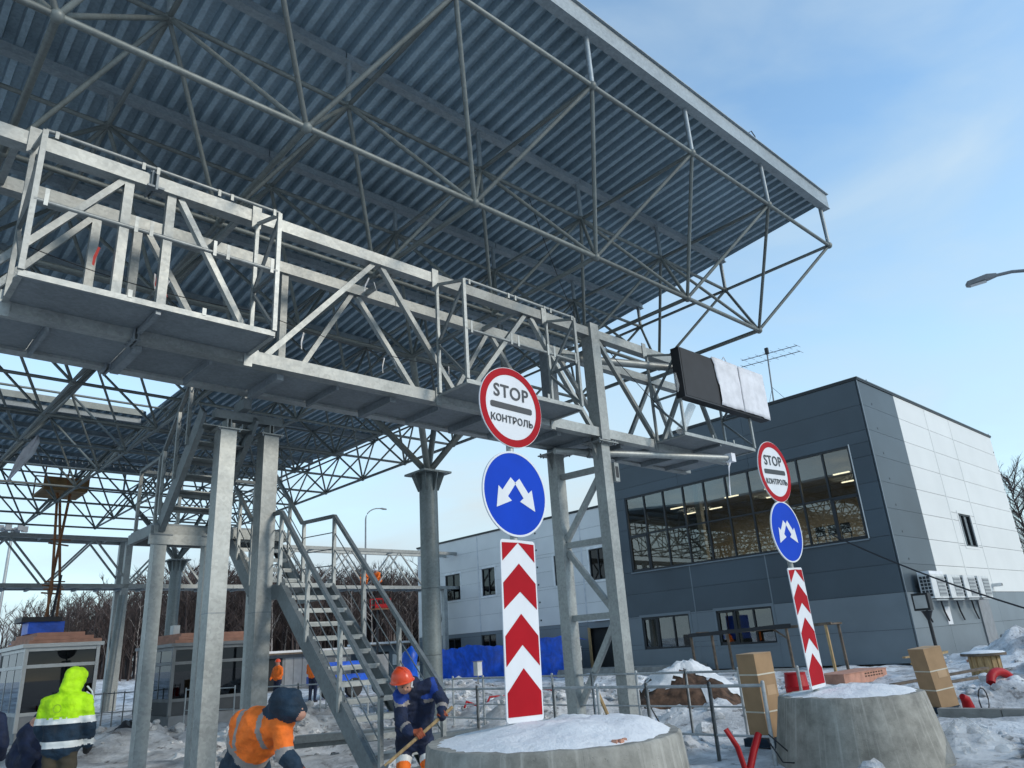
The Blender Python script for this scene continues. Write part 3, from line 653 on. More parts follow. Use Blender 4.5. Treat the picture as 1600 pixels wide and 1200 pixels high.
bd = thing('terminal_building', 'anthracite and white panel clad building with long strip window', 'building', (33.1, 12.1, 0))
XD, YC, HB = 33.1, 12.1, 12.0
big = (13.05, 25.95, 5.05, 9.15); w1 = (22.7, 25.7, 1.06, 2.66); w2 = (18.1, 21.1, 1.06, 2.66)
rows = [2.74 + 1.157 * i for i in range(9)]
def roundrow(zs): return zs
holesx = [big, w1, w2]
panels(bd, 'x', XD, [12.12, 18.0, 22.25, 26.6], rows, DARKP, holesx)
panels(bd, 'x', XD, [12.12, 18.0, 22.25, 26.6], [0.0, 1.3, 2.735], BANDP, holesx)
panels(bd, 'y', YC, [33.06, 37.2], rows, DARKP, []); panels(bd, 'y', YC, [33.06, 37.2], [0, 1.3, 2.735], BANDP, [])
wr = (42.25, 44.1, 4.96, 6.6)
panels(bd, 'y', YC, [37.205, 41.2, 44.85, 52.4], rows, WHITEP, [wr], gap=.02)
panels(bd, 'y', YC, [37.205, 41.2, 44.85, 52.4], [0, 1.3, 2.735], BANDP, [])
for xx in (41.2, 44.85): box('joint_cover', (xx - .05, YC - .062, 2.8), (xx + .05, YC - .051, 11.95), WHITEP, bd)
for yy in (18.0, 22.25): box('joint_cover', (XD - .058, yy - .03, 0), (XD - .051, yy + .03, 5.0), BANDP, bd)
# structure behind the cladding
def slab(name, lo, hi, m=SEAM): return box(name, lo, hi, m, bd)
slab('wall_core', (33.105, 12.105, 0), (33.25, 13.0, 12)); slab('wall_core', (33.105, 26.0, 0), (33.25, 26.6, 12))
slab('wall_core', (33.105, 13.0, 2.7), (33.25, 26.0, 5.02)); slab('wall_core', (33.105, 13.0, 9.18), (33.25, 26.0, 12))
slab('wall_core', (33.105, 13.0, 0), (33.25, 18.05, 2.7)); slab('wall_core', (33.105, 21.15, 0), (33.25, 22.65, 2.7)); slab('wall_core', (33.105, 25.75, 0), (33.25, 26.0, 2.7))
slab('wall_core', (33.105, 18.05, 0), (33.25, 21.15, 1.03)); slab('wall_core', (33.105, 22.65, 0), (33.25, 25.75, 1.03))
slab('wall_core', (33.25, 12.105, 0), (42.2, 12.25, 12)); slab('wall_core', (44.15, 12.105, 0), (52.4, 12.25, 12)); slab('wall_core', (42.2, 12.105, 0), (44.15, 12.25, 4.93)); slab('wall_core', (42.2, 12.105, 6.63), (44.15, 12.25, 12))
slab('wall_core', (52.25, 12.25, 0), (52.4, 26.6, 12)); slab('wall_core', (33.25, 26.45, 0), (52.25, 26.6, 12))
slab('roof', (33.0, 12.0, 12.0), (52.45, 26.65, 12.06), FRAMED)
slab('parapet_cap', (32.98, 11.98, 12.061), (33.3, 26.66, 12.13), FRAMED); slab('parapet_cap', (33.3, 11.98, 12.061), (52.47, 12.3, 12.13), FRAMED)
# rooms behind the glass
slab('ceiling', (33.26, 12.3, 9.22), (42, 26.4, 9.28), BEIGE); slab('floor', (33.26, 12.3, 4.80), (42, 26.4, 4.9), BEIGED); slab('room_wall', (41.9, 12.3, 4.9), (42, 26.4, 9.2), BEIGE)
slab('floor', (33.26, 12.3, -.2), (42, 26.4, -.05), BEIGED); slab('room_wall', (36.5, 12.3, 0), (36.6, 26.4, 4.7), BEIGE); slab('room_wall', (42.0, 12.3, 4.8), (42.1, 15.5, 9.2), BEIGED)
for xx, ys_ in ((35.9, (14.9, 18.6, 21.0, 24.6)), (38.4, (15.6, 19.9, 23.6, 25.4))):
    for yy in ys_: slab('light_strip', (xx, yy - .5, 8.55), (xx + .12, yy + .3, 8.6), LIGHT)
for k_, yy in enumerate((15.0, 19.5, 24.0)):                    # the ceiling lamps' own light
    ld = bpy.data.lights.new('ceiling_lamp', 'AREA'); ld.energy = 55; ld.size = 1.6; ld.color = (1, .92, .78); lo_ = bpy.data.objects.new('ceiling_lamp', ld); COL.objects.link(lo_); lo_.location = (37.2, yy, 8.5)
for yy in (17.1, 21.9): tubeo = beam('room_column', (34.2, yy, 4.9), (34.2, yy, 9.2), .3, .3, LGREY, bd)
for q, yy in enumerate((14.2, 14.8, 15.4)):
    ch = box('chair_back', (34.2, yy, 5.55), (34.25, yy + .45, 6.0), BLACK, bd); box('chair_leg', (34.2, yy, 4.9), (34.24, yy + .05, 5.55), BLACK, ch); box('chair_leg', (34.2, yy + .4, 4.9), (34.24, yy + .45, 5.55), BLACK, ch)
window(bd, 'x', XD, *big, 10, [7.0], FRAMED, GLASS, fw=.09, casement=((0, 0), (9, 0)))
for wz in (w1, w2): window(bd, 'x', XD, *wz, 3, [], FRAMED, GLASS, fw=.08, surround=BANDP, casement=((2, 0),))
for r_ in ((13.0, 13.04, 5.05, 9.2),): box('reveal', (XD - .08, r_[0], r_[2]), (XD - .052, r_[1], r_[3]), LGREY, bd)
box('sill', (XD - .12, 13.0, 4.98), (XD - .052, 26.0, 5.04), BANDP, bd)
window(bd, 'y', YC, *wr, 2, [], FRAMED, GLASS, fw=.07, surround=WHITEP)
box('corner_trim', (33.03, 12.03, 0), (33.09, 12.047, 12.0), BANDP, bd)
for k in range(9): box('panel_clip', (34.2, YC - .06, 2.9 + k * 1.157), (34.28, YC - .051, 2.98 + k * 1.157), FRAMED, bd); box('panel_clip', (52.2, YC - .06, 2.9 + k * 1.157), (52.3, YC - .051, 2.99 + k * 1.157), FRAMED, bd)
box('downpipe_film', (41.6, YC - .12, 0.0), (43.2, YC - .06, 2.6), GREYB, bd)
box('wall_vent', (47.2, YC - .07, .55), (48.6, YC - .051, .9), BLACK, bd); box('notice', (37.0, YC - .07, 1.35), (37.6, YC - .051, 2.1), SIGNW, bd)
box('roof_hatch', (46.0, 12.5, 12.131), (46.9, 13.2, 12.4), GREYB, bd)
# wing
wg = thing('office_wing', 'lower light grey panel clad wing left of the anthracite block', 'building', (33.15, 26.65, 0))
XW = 33.15
ww = [(41.05, 42.7, 4.95, 6.7), (37.4, 38.7, 4.95, 6.7), (30.9, 31.9, 4.95, 6.7), (27.75, 29.05, 4.95, 6.7), (41.2, 42.7, .95, 2.45), (37.6, 39.0, 1.2, 2.5)]; door = (27.5, 29.5, 0, 2.35)
panels(wg, 'x', XW, [26.62, 29.6, 39.05, 46.0], [2.70 + 1.05 * i for i in range(7)], LGREY, ww + [door]); panels(wg, 'x', XW, [26.62, 29.6, 39.05, 46.0], [0, 1.3, 2.695], BANDP, ww + [door])
for yy in (29.6, 39.05): box('joint_cover', (XW - .062, yy - .05, 2.7), (XW - .051, yy + .05, 9), SEAML, wg)
box('roof', (XW - .1, 26.61, 9.0), (48, 46.05, 9.05), FRAMED, wg); box('parapet_cap', (XW - .12, 26.66, 9.051), (XW + .25, 46.07, 9.12), FRAMED, wg)
box('wall_core', (XW + .3, 26.62, 0), (XW + .4, 46, 9), DARKIN, wg); box('end_wall', (XW, 46.001, 0), (47.9, 46.04, 8.99), LGREY, wg)
for q in ww:
    window(wg, 'x', XW, *q, 1 if q[1] - q[0] < 1.2 else 2, [], FRAMED, GLASSK, fw=.06, surround=FRAMEW if q[2] > 3 else None)
box('doorway_panel', (XW + .2, 27.5, 0), (XW + .25, 29.5, 2.35), DARKIN, wg); box('door_frame', (XW - .08, 29.5, 0), (XW, 29.65, 2.4), WOOD, wg)
box('entrance_slab', (31.2, 22, -.1), (33.0, 30.5, .28), CONCP, wg)
for yy in (27.5, 28.6): box('snow_ledge', (XW - .2, yy - .6, 2.71), (XW - .06, yy + .5, 2.80), SNOWC, wg)
for k in range(6): box('panel_clip', (XW - .06, 33.3, 3.0 + k * 1.05), (XW - .051, 33.42, 3.1 + k * 1.05), FRAMED, wg)
# air conditioners
for k in range(4):
    x0 = 34.1 + k * 2.02
    a = thing('air_conditioner', f'white outdoor air conditioning unit, {ORD[k]} from the dark corner of the building', 'air conditioner', (x0, 11.7, 2.95), 'air conditioners on the end wall')
    box('casing', (x0, 11.35, 2.42), (x0 + 1.62, 11.85, 3.40), ACM, a)
    box('fan_grille', (x0 + .62, 11.33, 2.5), (x0 + 1.5, 11.349, 3.3), ALU, a)
    for r_ in range(5): box('grille_slat', (x0 + .66, 11.318, 2.56 + r_ * .15), (x0 + 1.46, 11.329, 2.64 + r_ * .15), GREYB, a)
    for r_ in range(6):
        for c_ in range(3): box('side_louvre', (x0 - .012, 11.40 + c_ * .14, 2.5 + r_ * .14), (x0 - .001, 11.51 + c_ * .14, 2.61 + r_ * .14), GRILL, a)
    box('bracket', (x0 + .1, 11.35, 2.33), (x0 + 1.5, 11.98, 2.38), ALU, a)
    if k == 0: box('snow_on_top', (x0, 11.36, 3.401), (x0 + 1.6, 11.84, 3.52), SNOWC, a)
    path_tube('pipe_run', [(x0 + .2, 11.9, 2.4), (x0 + .5, 11.95, 1.9), (x0 + .9, 11.98, 1.5)], .035, CABLE, a)
an = thing('roof_antenna', 'thin stayed television aerial mast on the anthracite roof', 'antenna', (40, 19.6, 12.06))
tube('mast', (40, 19.6, 12.06), (40, 19.3, 17.4), .045, GREYB, an)
for z, l_ in ((17.35, 1.9), (16.95, 2.0)):
    tube('boom', (40, 19.3 - l_, z - .15), (40, 19.3 + l_ * .9, z + .1), .025, GREYB, an)
    for k in range(8): yy = 19.3 - l_ + k * l_ * .26; tube('element', (39.6, yy, z - .15 + k * .033), (40.4, yy, z - .15 + k * .033), .012, GREYB, an, 5)
box('amplifier', (39.93, 19.2, 17.3), (40.07, 19.4, 17.7), BLACK, an)
path_tube('guy_wire', [(40, 19.4, 15.2), (40, 17.2, 12.2)], .012, CABLE, an); path_tube('guy_wire', [(40, 19.4, 15.2), (40, 20.6, 12.2)], .012, CABLE, an)
# security lamp / camera on white wall
cw = thing('wall_camera', 'small white camera on the white end wall near the units', 'camera', (44.7, 12.0, 3.05)); box('body', (44.6, 11.6, 2.98), (44.8, 12.04, 3.14), ACM, cw); box('lens', (44.63, 11.59, 3.0), (44.77, 11.599, 3.12), BLACK, cw)

# ================================================================== SIGNS ON CONCRETE BASES
def text_mesh(body, size, m, bold=0.0, space=1.0):
    cu = bpy.data.curves.new('t', 'FONT'); cu.body = body; cu.size = size; cu.align_x = 'CENTER'; cu.align_y = 'CENTER'; cu.offset = bold; cu.extrude = .0015; cu.resolution_u = 4; cu.space_character = space
    o = bpy.data.objects.new('t', cu); COL.objects.link(o); bpy.context.view_layer.update()
    me = bpy.data.meshes.new_from_object(o.evaluated_get(bpy.context.evaluated_depsgraph_get())); bpy.data.objects.remove(o)
    me.materials.clear(); me.materials.append(m); return me
def disc(name, r0, r1, y, th, m, parent, M, n=64):
    v, f = [], []
    for yy in (y, y + th):
        for rr in ([r0, r1] if r0 > 0 else [r1]): v += [M @ Vector((rr * math.cos(2 * math.pi * i / n), yy, rr * math.sin(2 * math.pi * i / n))) for i in range(n)]
    if r0 > 0:
        for i in range(n):
            j = (i + 1) % n; f += [(i, j, n + j, n + i), (2 * n + i, 3 * n + i, 3 * n + j, 2 * n + j), (n + i, n + j, 3 * n + j, 3 * n + i), (i, 2 * n + i, 2 * n + j, j)]
    else: f = [tuple(range(n)), tuple(range(2 * n - 1, n - 1, -1))] + [(i, n + i, n + (i + 1) % n, (i + 1) % n) for i in range(n)]
    return pm(name, v, f, m, parent)
def flat(name, pts, y, th, m, parent, M):
    n = len(pts); v = [M @ Vector((p[0], y, p[1])) for p in pts] + [M @ Vector((p[0], y + th, p[1])) for p in pts]
    return pm(name, v, [tuple(range(n)), tuple(range(2 * n - 1, n - 1, -1))] + [(i, n + i, n + (i + 1) % n, (i + 1) % n) for i in range(n)], m, parent)
def rrect(w, z0, z1, r, n=5):
    pts = []
    for cx_, cz_, a0 in ((w / 2 - r, z0 + r, -90), (w / 2 - r, z1 - r, 0), (-w / 2 + r, z1 - r, 90), (-w / 2 + r, z0 + r, 180)):
        pts += [(cx_ + r * math.cos(R(a0 + 90 * i / n)), cz_ + r * math.sin(R(a0 + 90 * i / n))) for i in range(n + 1)]
    return pts
def road_sign(label, x, y, zp0, zp1, w, zb, rb, zs, rs, lean, zfoot):
    t = thing('road_sign', label, 'road sign', (x, y, zfoot), 'stop signs on concrete islands')
    M = Matrix.Translation((x, y, zp0)) @ Matrix.Rotation(lean, 4, 'Y')
    L = lambda z: z - zp0
    H = zp1 - zp0
    put('pole', umesh('cyl', GALV, 14), M @ axis_matrix((0, .05, zfoot - zp0 - .2), (0, .05, L(zs) + rs * .8), .038, .038), t)
    pl = flat('marker_plate', rrect(w, 0, H, .03), 0, .012, SIGNW, t, M)
    def P(u, v): return (u * w, v * H)
    e = .46
    for k, pts in enumerate([[P(-e, .98), P(-e, .874), P(0, .985)], [P(e, .98), P(0, .985), P(e, .874)],
                [P(-e, .748), P(-e, .60), P(0, .70), P(0, .862)], [P(e, .748), P(0, .862), P(0, .70), P(e, .60)],
                [P(-e, .452), P(-e, .29), P(0, .405), P(0, .575)], [P(e, .452), P(0, .575), P(0, .405), P(e, .29)],
                [P(-e, .153), P(-e, .03), P(e, .03), P(e, .153), P(0, .279)]]): flat('chevron', pts, -.004, .0035, RED, pl, M)
    for z in (.2, .8): put('clamp', umesh('cube', GALV), M @ Matrix.Translation((0, .04, z * H)) @ Matrix.Diagonal((.12, .05, .04, 1)), t)
    # blue keep-either-side disc
    MB = M @ Matrix.Translation((0, 0, L(zb)))
    b = disc('blue_disc', 0, rb * .985, 0, .012, BLUE, t, MB); disc('disc_rim', rb * .955, rb, -.003, .016, SIGNW, b, MB); disc('disc_back', 0, rb * .95, .013, .01, SIGNB, b, MB)
    for s in (-1, 1):
        d = Vector((-.62, -.78)); d.normalize(); n_ = Vector((-d.y, d.x)); a0 = Vector((-.06, .30)); tip = Vector((-.60, -.37)); hb = tip - d * .44
        pts = [a0 + n_ * .10, a0 - n_ * .10 + d * .0, hb - n_ * .105, hb - n_ * .25, tip, hb + n_ * .25, hb + n_ * .105]
        pts = [(p.x * s * rb, p.y * rb) for p in pts]
        if s > 0: pts = pts[::-1]
        flat('arrow', pts, -.0045, .004, SIGNW, b, MB)
    # stop control disc
    MS = M @ Matrix.Translation((0, 0, L(zs)))
    s_ = disc('stop_disc', 0, rs * .985, 0, .012, SIGNW, t, MS); disc('red_ring', rs * .80, rs * .97, -.004, .0035, RED, s_, MS); disc('disc_back', 0, rs * .95, .013, .01, SIGNB, s_, MS)
    flat('bar', [(-.66 * rs, -.06 * rs), (-.62 * rs, -.09 * rs), (.62 * rs, -.09 * rs), (.66 * rs, -.06 * rs), (.66 * rs, .03 * rs), (.62 * rs, .06 * rs), (-.62 * rs, .06 * rs), (-.66 * rs, .03 * rs)], -.004, .0035, SIGNK, s_, MS)
    F = Matrix.Rotation(R(90), 4, 'X')
    put('lettering_stop', text_mesh('STOP', rs * .445, SIGNK, rs * .006, 1.08), MS @ Matrix.Translation((0, -.005, rs * .335)) @ F, s_)
    k_ = put('lettering_control', text_mesh('\u041a\u041e\u041d\u0422\u0420\u041e\u041b\u042c', rs * .235, SIGNK, rs * .004, 1.04), MS @ Matrix.Translation((0, -.005, -rs * .34)) @ F, s_)
    return t
def conc_base(label, c, rt, rb, h):
    t = tag(lathe('concrete_base', (c[0], c[1], 0), [(rb + .06, -.35), (rb, 0.0), (rb + (rt - rb) * .33, h * .33), (rb + (rt - rb) * .66, h * .66), (rt + .004, h - .02), (rt - .016, h), (rt * .5, h)], CONC, n=160), label, 'concrete base', 'concrete island bases')
    rr_ = random.Random(int(c[0] * 10)); bd_ = [rr_.uniform(-1, 1) for _ in range(40)]
    for q in t.data.vertices:                              # board-marked face: each board stands a little proud or shy, with a worn rim
        a_ = math.atan2(q.co.y, q.co.x); k_ = int((a_ + math.pi) / (2 * math.pi) * 40) % 40; r_ = math.hypot(q.co.x, q.co.y)
        if r_ > rt * .7: f_ = 1 + (.004 * bd_[k_] + .006 * nz(q.co.x * 4, q.co.y * 4, q.co.z * 4, 4)) / max(r_, .1); q.co.x *= f_; q.co.y *= f_
        if q.co.z > h - .03: q.co.z += .012 * nz(q.co.x * 5, q.co.y * 5, 2, 4) * (r_ > rt * .7)
    # snow heap on top
    v, f = [], []; nr, na = 14, 72
    for j in range(nr + 1):
        u = j / nr
        for i in range(na):
            a = 2 * math.pi * i / na; edge = rt * (.93 + .06 * nz(math.cos(a) * 2, math.sin(a) * 2, c[0], 4))
            r = edge * u; x, y = c[0] + r * math.cos(a), c[1] + r * math.sin(a)
            sk = .62 + .42 * u * math.cos(a + .75)
            zz = h - .004 + sk * (.72 if c[0] < 7 else .5) * (.16 * (1 - u ** 2.0) + .075 * (1 - u ** 6) * (1 + 1.0 * nz(x * 2.4, y * 2.4, 2, 5)) + .09 * (1 - u ** 3) * nz(x * 1.3, y * 1.3, 9, 3)) + .012 * (1 - u ** 10) * nz(x * 11, y * 11, 3, 3)
            v.append((x, y, zz))
    for j in range(nr): f += [(j * na + i, (j + 1) * na + i, (j + 1) * na + (i + 1) % na, j * na + (i + 1) % na) for i in range(na)]
    s = pm('snow_heap', v, f, SNOWC, None, True, (c[0], c[1], h)); tag(s, 'smooth snow heaped on top of the ' + ('near' if c[0] < 7 else 'far') + ' concrete base', 'snow heap', None)
    return t
conc_base('near round concrete base cut by the bottom edge of the picture', (4.75, 4.75), 1.04, 1.15, .9)
conc_base('round concrete base standing beside the cardboard box by the road', (10.40, 4.80), .90, 1.06, .76)
road_sign('nearer stop control sign over blue arrow disc and chevron plate', 4.765, 5.08, .99, 2.545, .44, 2.99, .415, 3.865, .425, R(1.5), .9)
road_sign('farther stop control sign over blue arrow disc beside the cardboard box', 10.1, 5.05, .84, 2.40, .41, 2.90, .43, 3.76, .455, R(-2.2), .76)
br = thing('broken_brick', 'small broken orange brick lying in snow on the near base', 'brick', (4.55, 3.83, .92))
for k, (dx, dy) in enumerate(((0, 0), (.07, .015), (-.06, .02))): box('fragment', (4.53 + dx * .8, 3.84 + dy, .90), (4.57 + dx * .8, 3.87 + dy, .925), PINK, br, rz=k)

# ================================================================== PEOPLE
HIVISY = mat('hivis_yellow_cloth', (0.44, 0.78, 0.0), 0.75, var=0.16, scale=9, bump=0.8, bscale=13)
HIVISO = mat('hivis_orange_cloth', (0.85, 0.165, 0.012), 0.75, var=0.18, scale=9, bump=0.8, bscale=13)
NAVY = mat('navy_cloth', (0.006, 0.014, 0.045), 0.8, var=0.4, scale=8, bump=0.8, bscale=13)
NAVYT = mat('dark_teal_cloth', (0.006, 0.022, 0.042), 0.8, var=0.4, scale=8, bump=0.8, bscale=13)
ROYAL = mat('royal_blue_yoke', (0.008, 0.045, 0.27), 0.8, var=0.15, scale=8)
REFL = mat('reflective_tape', (0.72, 0.73, 0.70), 0.35, var=0.06)
REFG = mat('grey_reflective_tape', (0.26, 0.23, 0.21), 0.45, var=0.1)
OLIVE = mat('olive_trousers', (0.055, 0.045, 0.028), 0.85, var=0.2)
SKIN = mat('skin', (0.46, 0.24, 0.17), 0.6, var=0.08)
BOOT = mat('black_boot', (0.015, 0.014, 0.014), 0.6)
GLOVE = mat('orange_brown_glove', (0.32, 0.075, 0.03), 0.75, var=0.25, scale=14)
HELM = mat('orange_helmet_plastic', (0.78, 0.075, 0.02), 0.3, var=0.05)
def cap_geo(p0, p1, r0, r1, n=12):
    p0, p1 = Vector(p0), Vector(p1); d = p1 - p0
    z = d.normalized() if d.length > 1e-5 else Vector((0, 0, 1)); ref_ = Vector((0, 0, 1)) if abs(z.z) < .9 else Vector((1, 0, 0)); x = z.cross(ref_).normalized(); y = z.cross(x)
    v, f = [], []; rings = [(p0, r0, a) for a in (-80, -50, -20)] + [(p1, r1, a) for a in (20, 50, 80)]
    for c, r, a in rings: v += [c + z * (r * math.sin(R(a))) + (x * math.cos(2 * math.pi * k / n) + y * math.sin(2 * math.pi * k / n)) * (r * math.cos(R(a))) for k in range(n)]
    for j in range(5): f += [(j * n + k, j * n + (k + 1) % n, (j + 1) * n + (k + 1) % n, (j + 1) * n + k) for k in range(n)]
    f += [tuple(range(n - 1, -1, -1)), tuple(range(5 * n, 6 * n))]
    return v, f
TMP = bpy.data.scenes.new('workbench')                  # scratch scene for fusing body shapes, removed below
def fused(name, caps, mats, pick, voxel, parent, wrinkle=.006, smooth_it=3):
    V, F = [], []
    for c in caps:
        p0, p1, r0, r1 = c[:4]
        v, f = cap_geo(p0, p1, r0, r1)
        if len(c) > 5:                                     # squash: (axis vector, factor)
            ax, fac = Vector(c[5][0]).normalized(), c[5][1]; mid = (Vector(p0) + Vector(p1)) / 2
            v = [q - ax * ((q - mid).dot(ax) * (1 - fac)) for q in v]
        b = len(V); V += v; F += [tuple(i + b for i in q) for q in f]
    me = bpy.data.meshes.new(name); me.from_pydata([tuple(q) for q in V], [], F)
    o = bpy.data.objects.new(name, me); TMP.collection.objects.link(o)
    m1 = o.modifiers.new('r', 'REMESH'); m1.mode = 'VOXEL'; m1.voxel_size = voxel; m1.use_smooth_shade = True
    if smooth_it: m2 = o.modifiers.new('s', 'SMOOTH'); m2.factor = .5; m2.iterations = smooth_it
    if .02 < voxel < .0245: m3 = o.modifiers.new('u', 'SUBSURF'); m3.levels = 1
    with bpy.context.temp_override(scene=TMP, view_layer=TMP.view_layers[0]):
        me2 = bpy.data.meshes.new_from_object(o.evaluated_get(bpy.context.evaluated_depsgraph_get()))
    bpy.data.objects.remove(o)
    if wrinkle:
        N_ = len(me2.vertices); co = np.empty(N_ * 3); nr_ = np.empty(N_ * 3); me2.vertices.foreach_get('co', co); me2.vertices.foreach_get('normal', nr_)
        co = co.reshape(-1, 3); nr_ = nr_.reshape(-1, 3)
        k_ = np.array([.6 * noise.noise(Vector(q) * 9) + .9 * noise.noise(Vector((q[0] * 8, q[1] * 8, q[2] * 26 + 3 * q[0]))) for q in co]) * wrinkle
        me2.vertices.foreach_set('co', (co + nr_ * k_[:, None]).ravel())
    me2.materials.clear()
    for m in mats: me2.materials.append(m)
    cen = np.empty(len(me2.polygons) * 3); me2.polygons.foreach_get('center', cen); cen = cen.reshape(-1, 3)
    best = np.full(len(cen), 1e9); bi = np.zeros(len(cen), int); bt_ = np.zeros(len(cen))
    for k, c in enumerate(caps):                           # nearest limb of every face
        a_, b_ = np.array(c[0], float), np.array(c[1], float); d_ = b_ - a_; L2 = max(1e-9, d_ @ d_)
        t_ = np.clip((cen - a_) @ d_ / L2, 0, 1); s_ = np.linalg.norm(cen - a_ - t_[:, None] * d_, axis=1) - (c[2] + (c[3] - c[2]) * t_)
        m_ = s_ < best; best[m_] = s_[m_]; bi[m_] = k; bt_[m_] = t_[m_]
    idx = [pick(caps[bi[i]][4], bt_[i], Vector(cen[i])) for i in range(len(cen))]
    me2.polygons.foreach_set('material_index', idx); me2.polygons.foreach_set('use_smooth', [True] * len(idx)); me2.update()
    org = Vector(W[parent].translation) if parent else Vector((0, 0, 0))
    me2.transform(Matrix.Translation(-org))
    return put(name, me2, Matrix.Translation(org), parent)
def grip_hand(name, at_, axis, palm_dir, m, parent, arm_from):
    # a gloved hand closed round a shaft: four bent fingers, a thumb from the side of the palm
    z = Vector(axis).normalized(); x = (Vector(palm_dir) - z * Vector(palm_dir).dot(z)).normalized(); y = z.cross(x); c = Vector(at_)
    P = lambda r, a, h: c + (x * math.cos(R(a)) + y * math.sin(R(a))) * r + z * h
    caps = [(P(.042, 10, -.03), P(.042, 10, .035), .024, .024, 'palm'), (P(.045, -25, -.025), P(.045, -25, .03), .022, .022, 'palm')]
    for k, (h, ln) in enumerate(((-.033, .85), (-.011, 1.0), (.011, .97), (.033, .9))):
        a = [20, 75 * ln, 130 * ln, 185 * ln]
        pts = [P(.043, a[0], h), P(.036, a[1], h), P(.032, a[2], h), P(.031, a[3], h)]
        caps += [(pts[i], pts[i + 1], .0125 - .001 * i, .0118 - .001 * i, 'f') for i in range(3)]
    tp = [P(.045, -35, .03), P(.038, -80, .042), P(.034, -130, .036)]
    caps += [(tp[0], tp[1], .016, .0135, 't'), (tp[1], tp[2], .0135, .012, 't')]
    caps += [(P(.05, -5, .0), Vector(arm_from), .034, .042, 'w')]
    return fused(name, caps, [m], lambda a, b, q: 0, .0055, parent, .0015, 2)
def face_bits(parent, head, facing, upv, r, skin=SKIN):
    f = Vector(facing).normalized(); u = (Vector(upv) - f * Vector(upv).dot(f)).normalized(); s = f.cross(u); h = Vector(head)
    for sg in (-1, 1):
        ball('eye', h + f * r * .93 + s * sg * r * .36 + u * r * .02, r * .10, BLACK, parent)
    put('nose', umesh('ball', skin), Matrix.Translation(h + f * r * 1.0 - u * r * .22) @ Matrix.Scale(r * .2, 4), parent)
    put('mouth', umesh('cube', GLOVE), axis_matrix(h + f * r * .9 - u * r * .55 - s * r * .25, h + f * r * .9 - u * r * .55 + s * r * .25, r * .09, r * .06), parent)

# --- worker in hi-vis yellow, seen from behind
p = thing('person', 'person in a hooded yellow and navy jacket seen from behind', 'person', (2.33, 9.88, 0))
O = Vector((2.33, 9.88, 0)); fx = Vector((.62, .79, 0)).normalized(); sx_ = Vector((fx.y, -fx.x, 0))
def LQ(r_, f_, z_): return O + sx_ * r_ * .86 + fx * f_ * .9 + Vector((0, 0, z_ * .985))
caps = [(LQ(-.07, 0, 1.0), LQ(-.09, 0, 1.34), .17, .16, 'torso'), (LQ(.07, 0, 1.0), LQ(.09, 0, 1.34), .17, .16, 'torso'), (LQ(-.06, 0, .92), LQ(.06, 0, .92), .165, .165, 'skirt'),
        (LQ(-.17, 0, 1.38), LQ(.17, 0, 1.38), .105, .105, 'torso'), (LQ(0, .02, 1.42), LQ(.02, .05, 1.52), .12, .12, 'hood'),
        (LQ(.02, .05, 1.55), LQ(.03, .06, 1.63), .135, .125, 'hood'), (LQ(.04, .13, 1.60), LQ(.04, .15, 1.64), .11, .105, 'hood'), (LQ(.0, -.04, 1.50), LQ(.02, 0, 1.64), .09, .10, 'hood'),
        (LQ(-.24, 0, 1.37), LQ(-.30, .02, 1.12), .09, .085, 'arm'), (LQ(-.30, .02, 1.12), LQ(-.24, .16, .93), .085, .07, 'fore'),
        (LQ(.24, 0, 1.37), LQ(.30, .03, 1.12), .09, .085, 'arm'), (LQ(.30, .03, 1.12), LQ(.26, .14, .92), .085, .07, 'fore'),
        (LQ(-.10, 0, .86), LQ(-.11, .02, .48), .115, .09, 'leg'), (LQ(-.11, .02, .48), LQ(-.11, -.02, .08), .09, .075, 'leg'), (LQ(-.11, -.05, .05), LQ(-.12, .14, .04), .06, .055, 'boot'),
        (LQ(.10, 0, .86), LQ(.11, .02, .48), .115, .09, 'leg'), (LQ(.11, .02, .48), LQ(.11, -.02, .08), .09, .075, 'leg'), (LQ(.11, -.05, .05), LQ(.12, .14, .04), .06, .055, 'boot')]
caps = [(c[0], c[1], c[2] * .88, c[3] * .88, c[4]) for c in caps]
def pick_y(tg, t, q):
    if tg == 'hood': return 0
    if tg == 'leg' and q.z < .84: return 3
    if tg == 'boot': return 4
    z = q.z
    if 1.125 < z < 1.19 or .90 < z < .955: return 2
    return 0 if z >= 1.19 else 1
b = fused('body', caps, [HIVISY, NAVYT, REFL, OLIVE, BOOT], pick_y, .017, p, .013)
for s in (-1, 1): path_tube('glove', [LQ(s * .25, .15, .92), LQ(s * .23, .2, .87), LQ(s * .2, .23, .82)], [.05, .05, .03], BOOT, b, 8)
path_tube('hood_cord', [LQ(.17, .12, 1.52), LQ(.22, .16, 1.46), LQ(.24, .18, 1.38), LQ(.2, .19, 1.34)], .009, SIGNW, b); path_tube('hood_cord', [LQ(.16, .14, 1.46), LQ(.2, .19, 1.42), LQ(.19, .2, 1.36)], .009, SIGNW, b)
# faint round mark and word printed on the back
MK = Matrix.Translation(LQ(-.02, -.185, 1.31)) @ Matrix.Rotation(math.atan2(sx_.y, sx_.x), 4, 'Z')
HV2 = mat('hivis_print', (0.30, 0.52, 0.02), 0.8)
disc('back_mark', .035, .045, 0, .003, HV2, b, MK, 20); put('back_mark_line', umesh('cube', HV2), MK @ Matrix.Translation((.01, .002, -.085)) @ Matrix.Diagonal((.14, .004, .012, 1)), b)

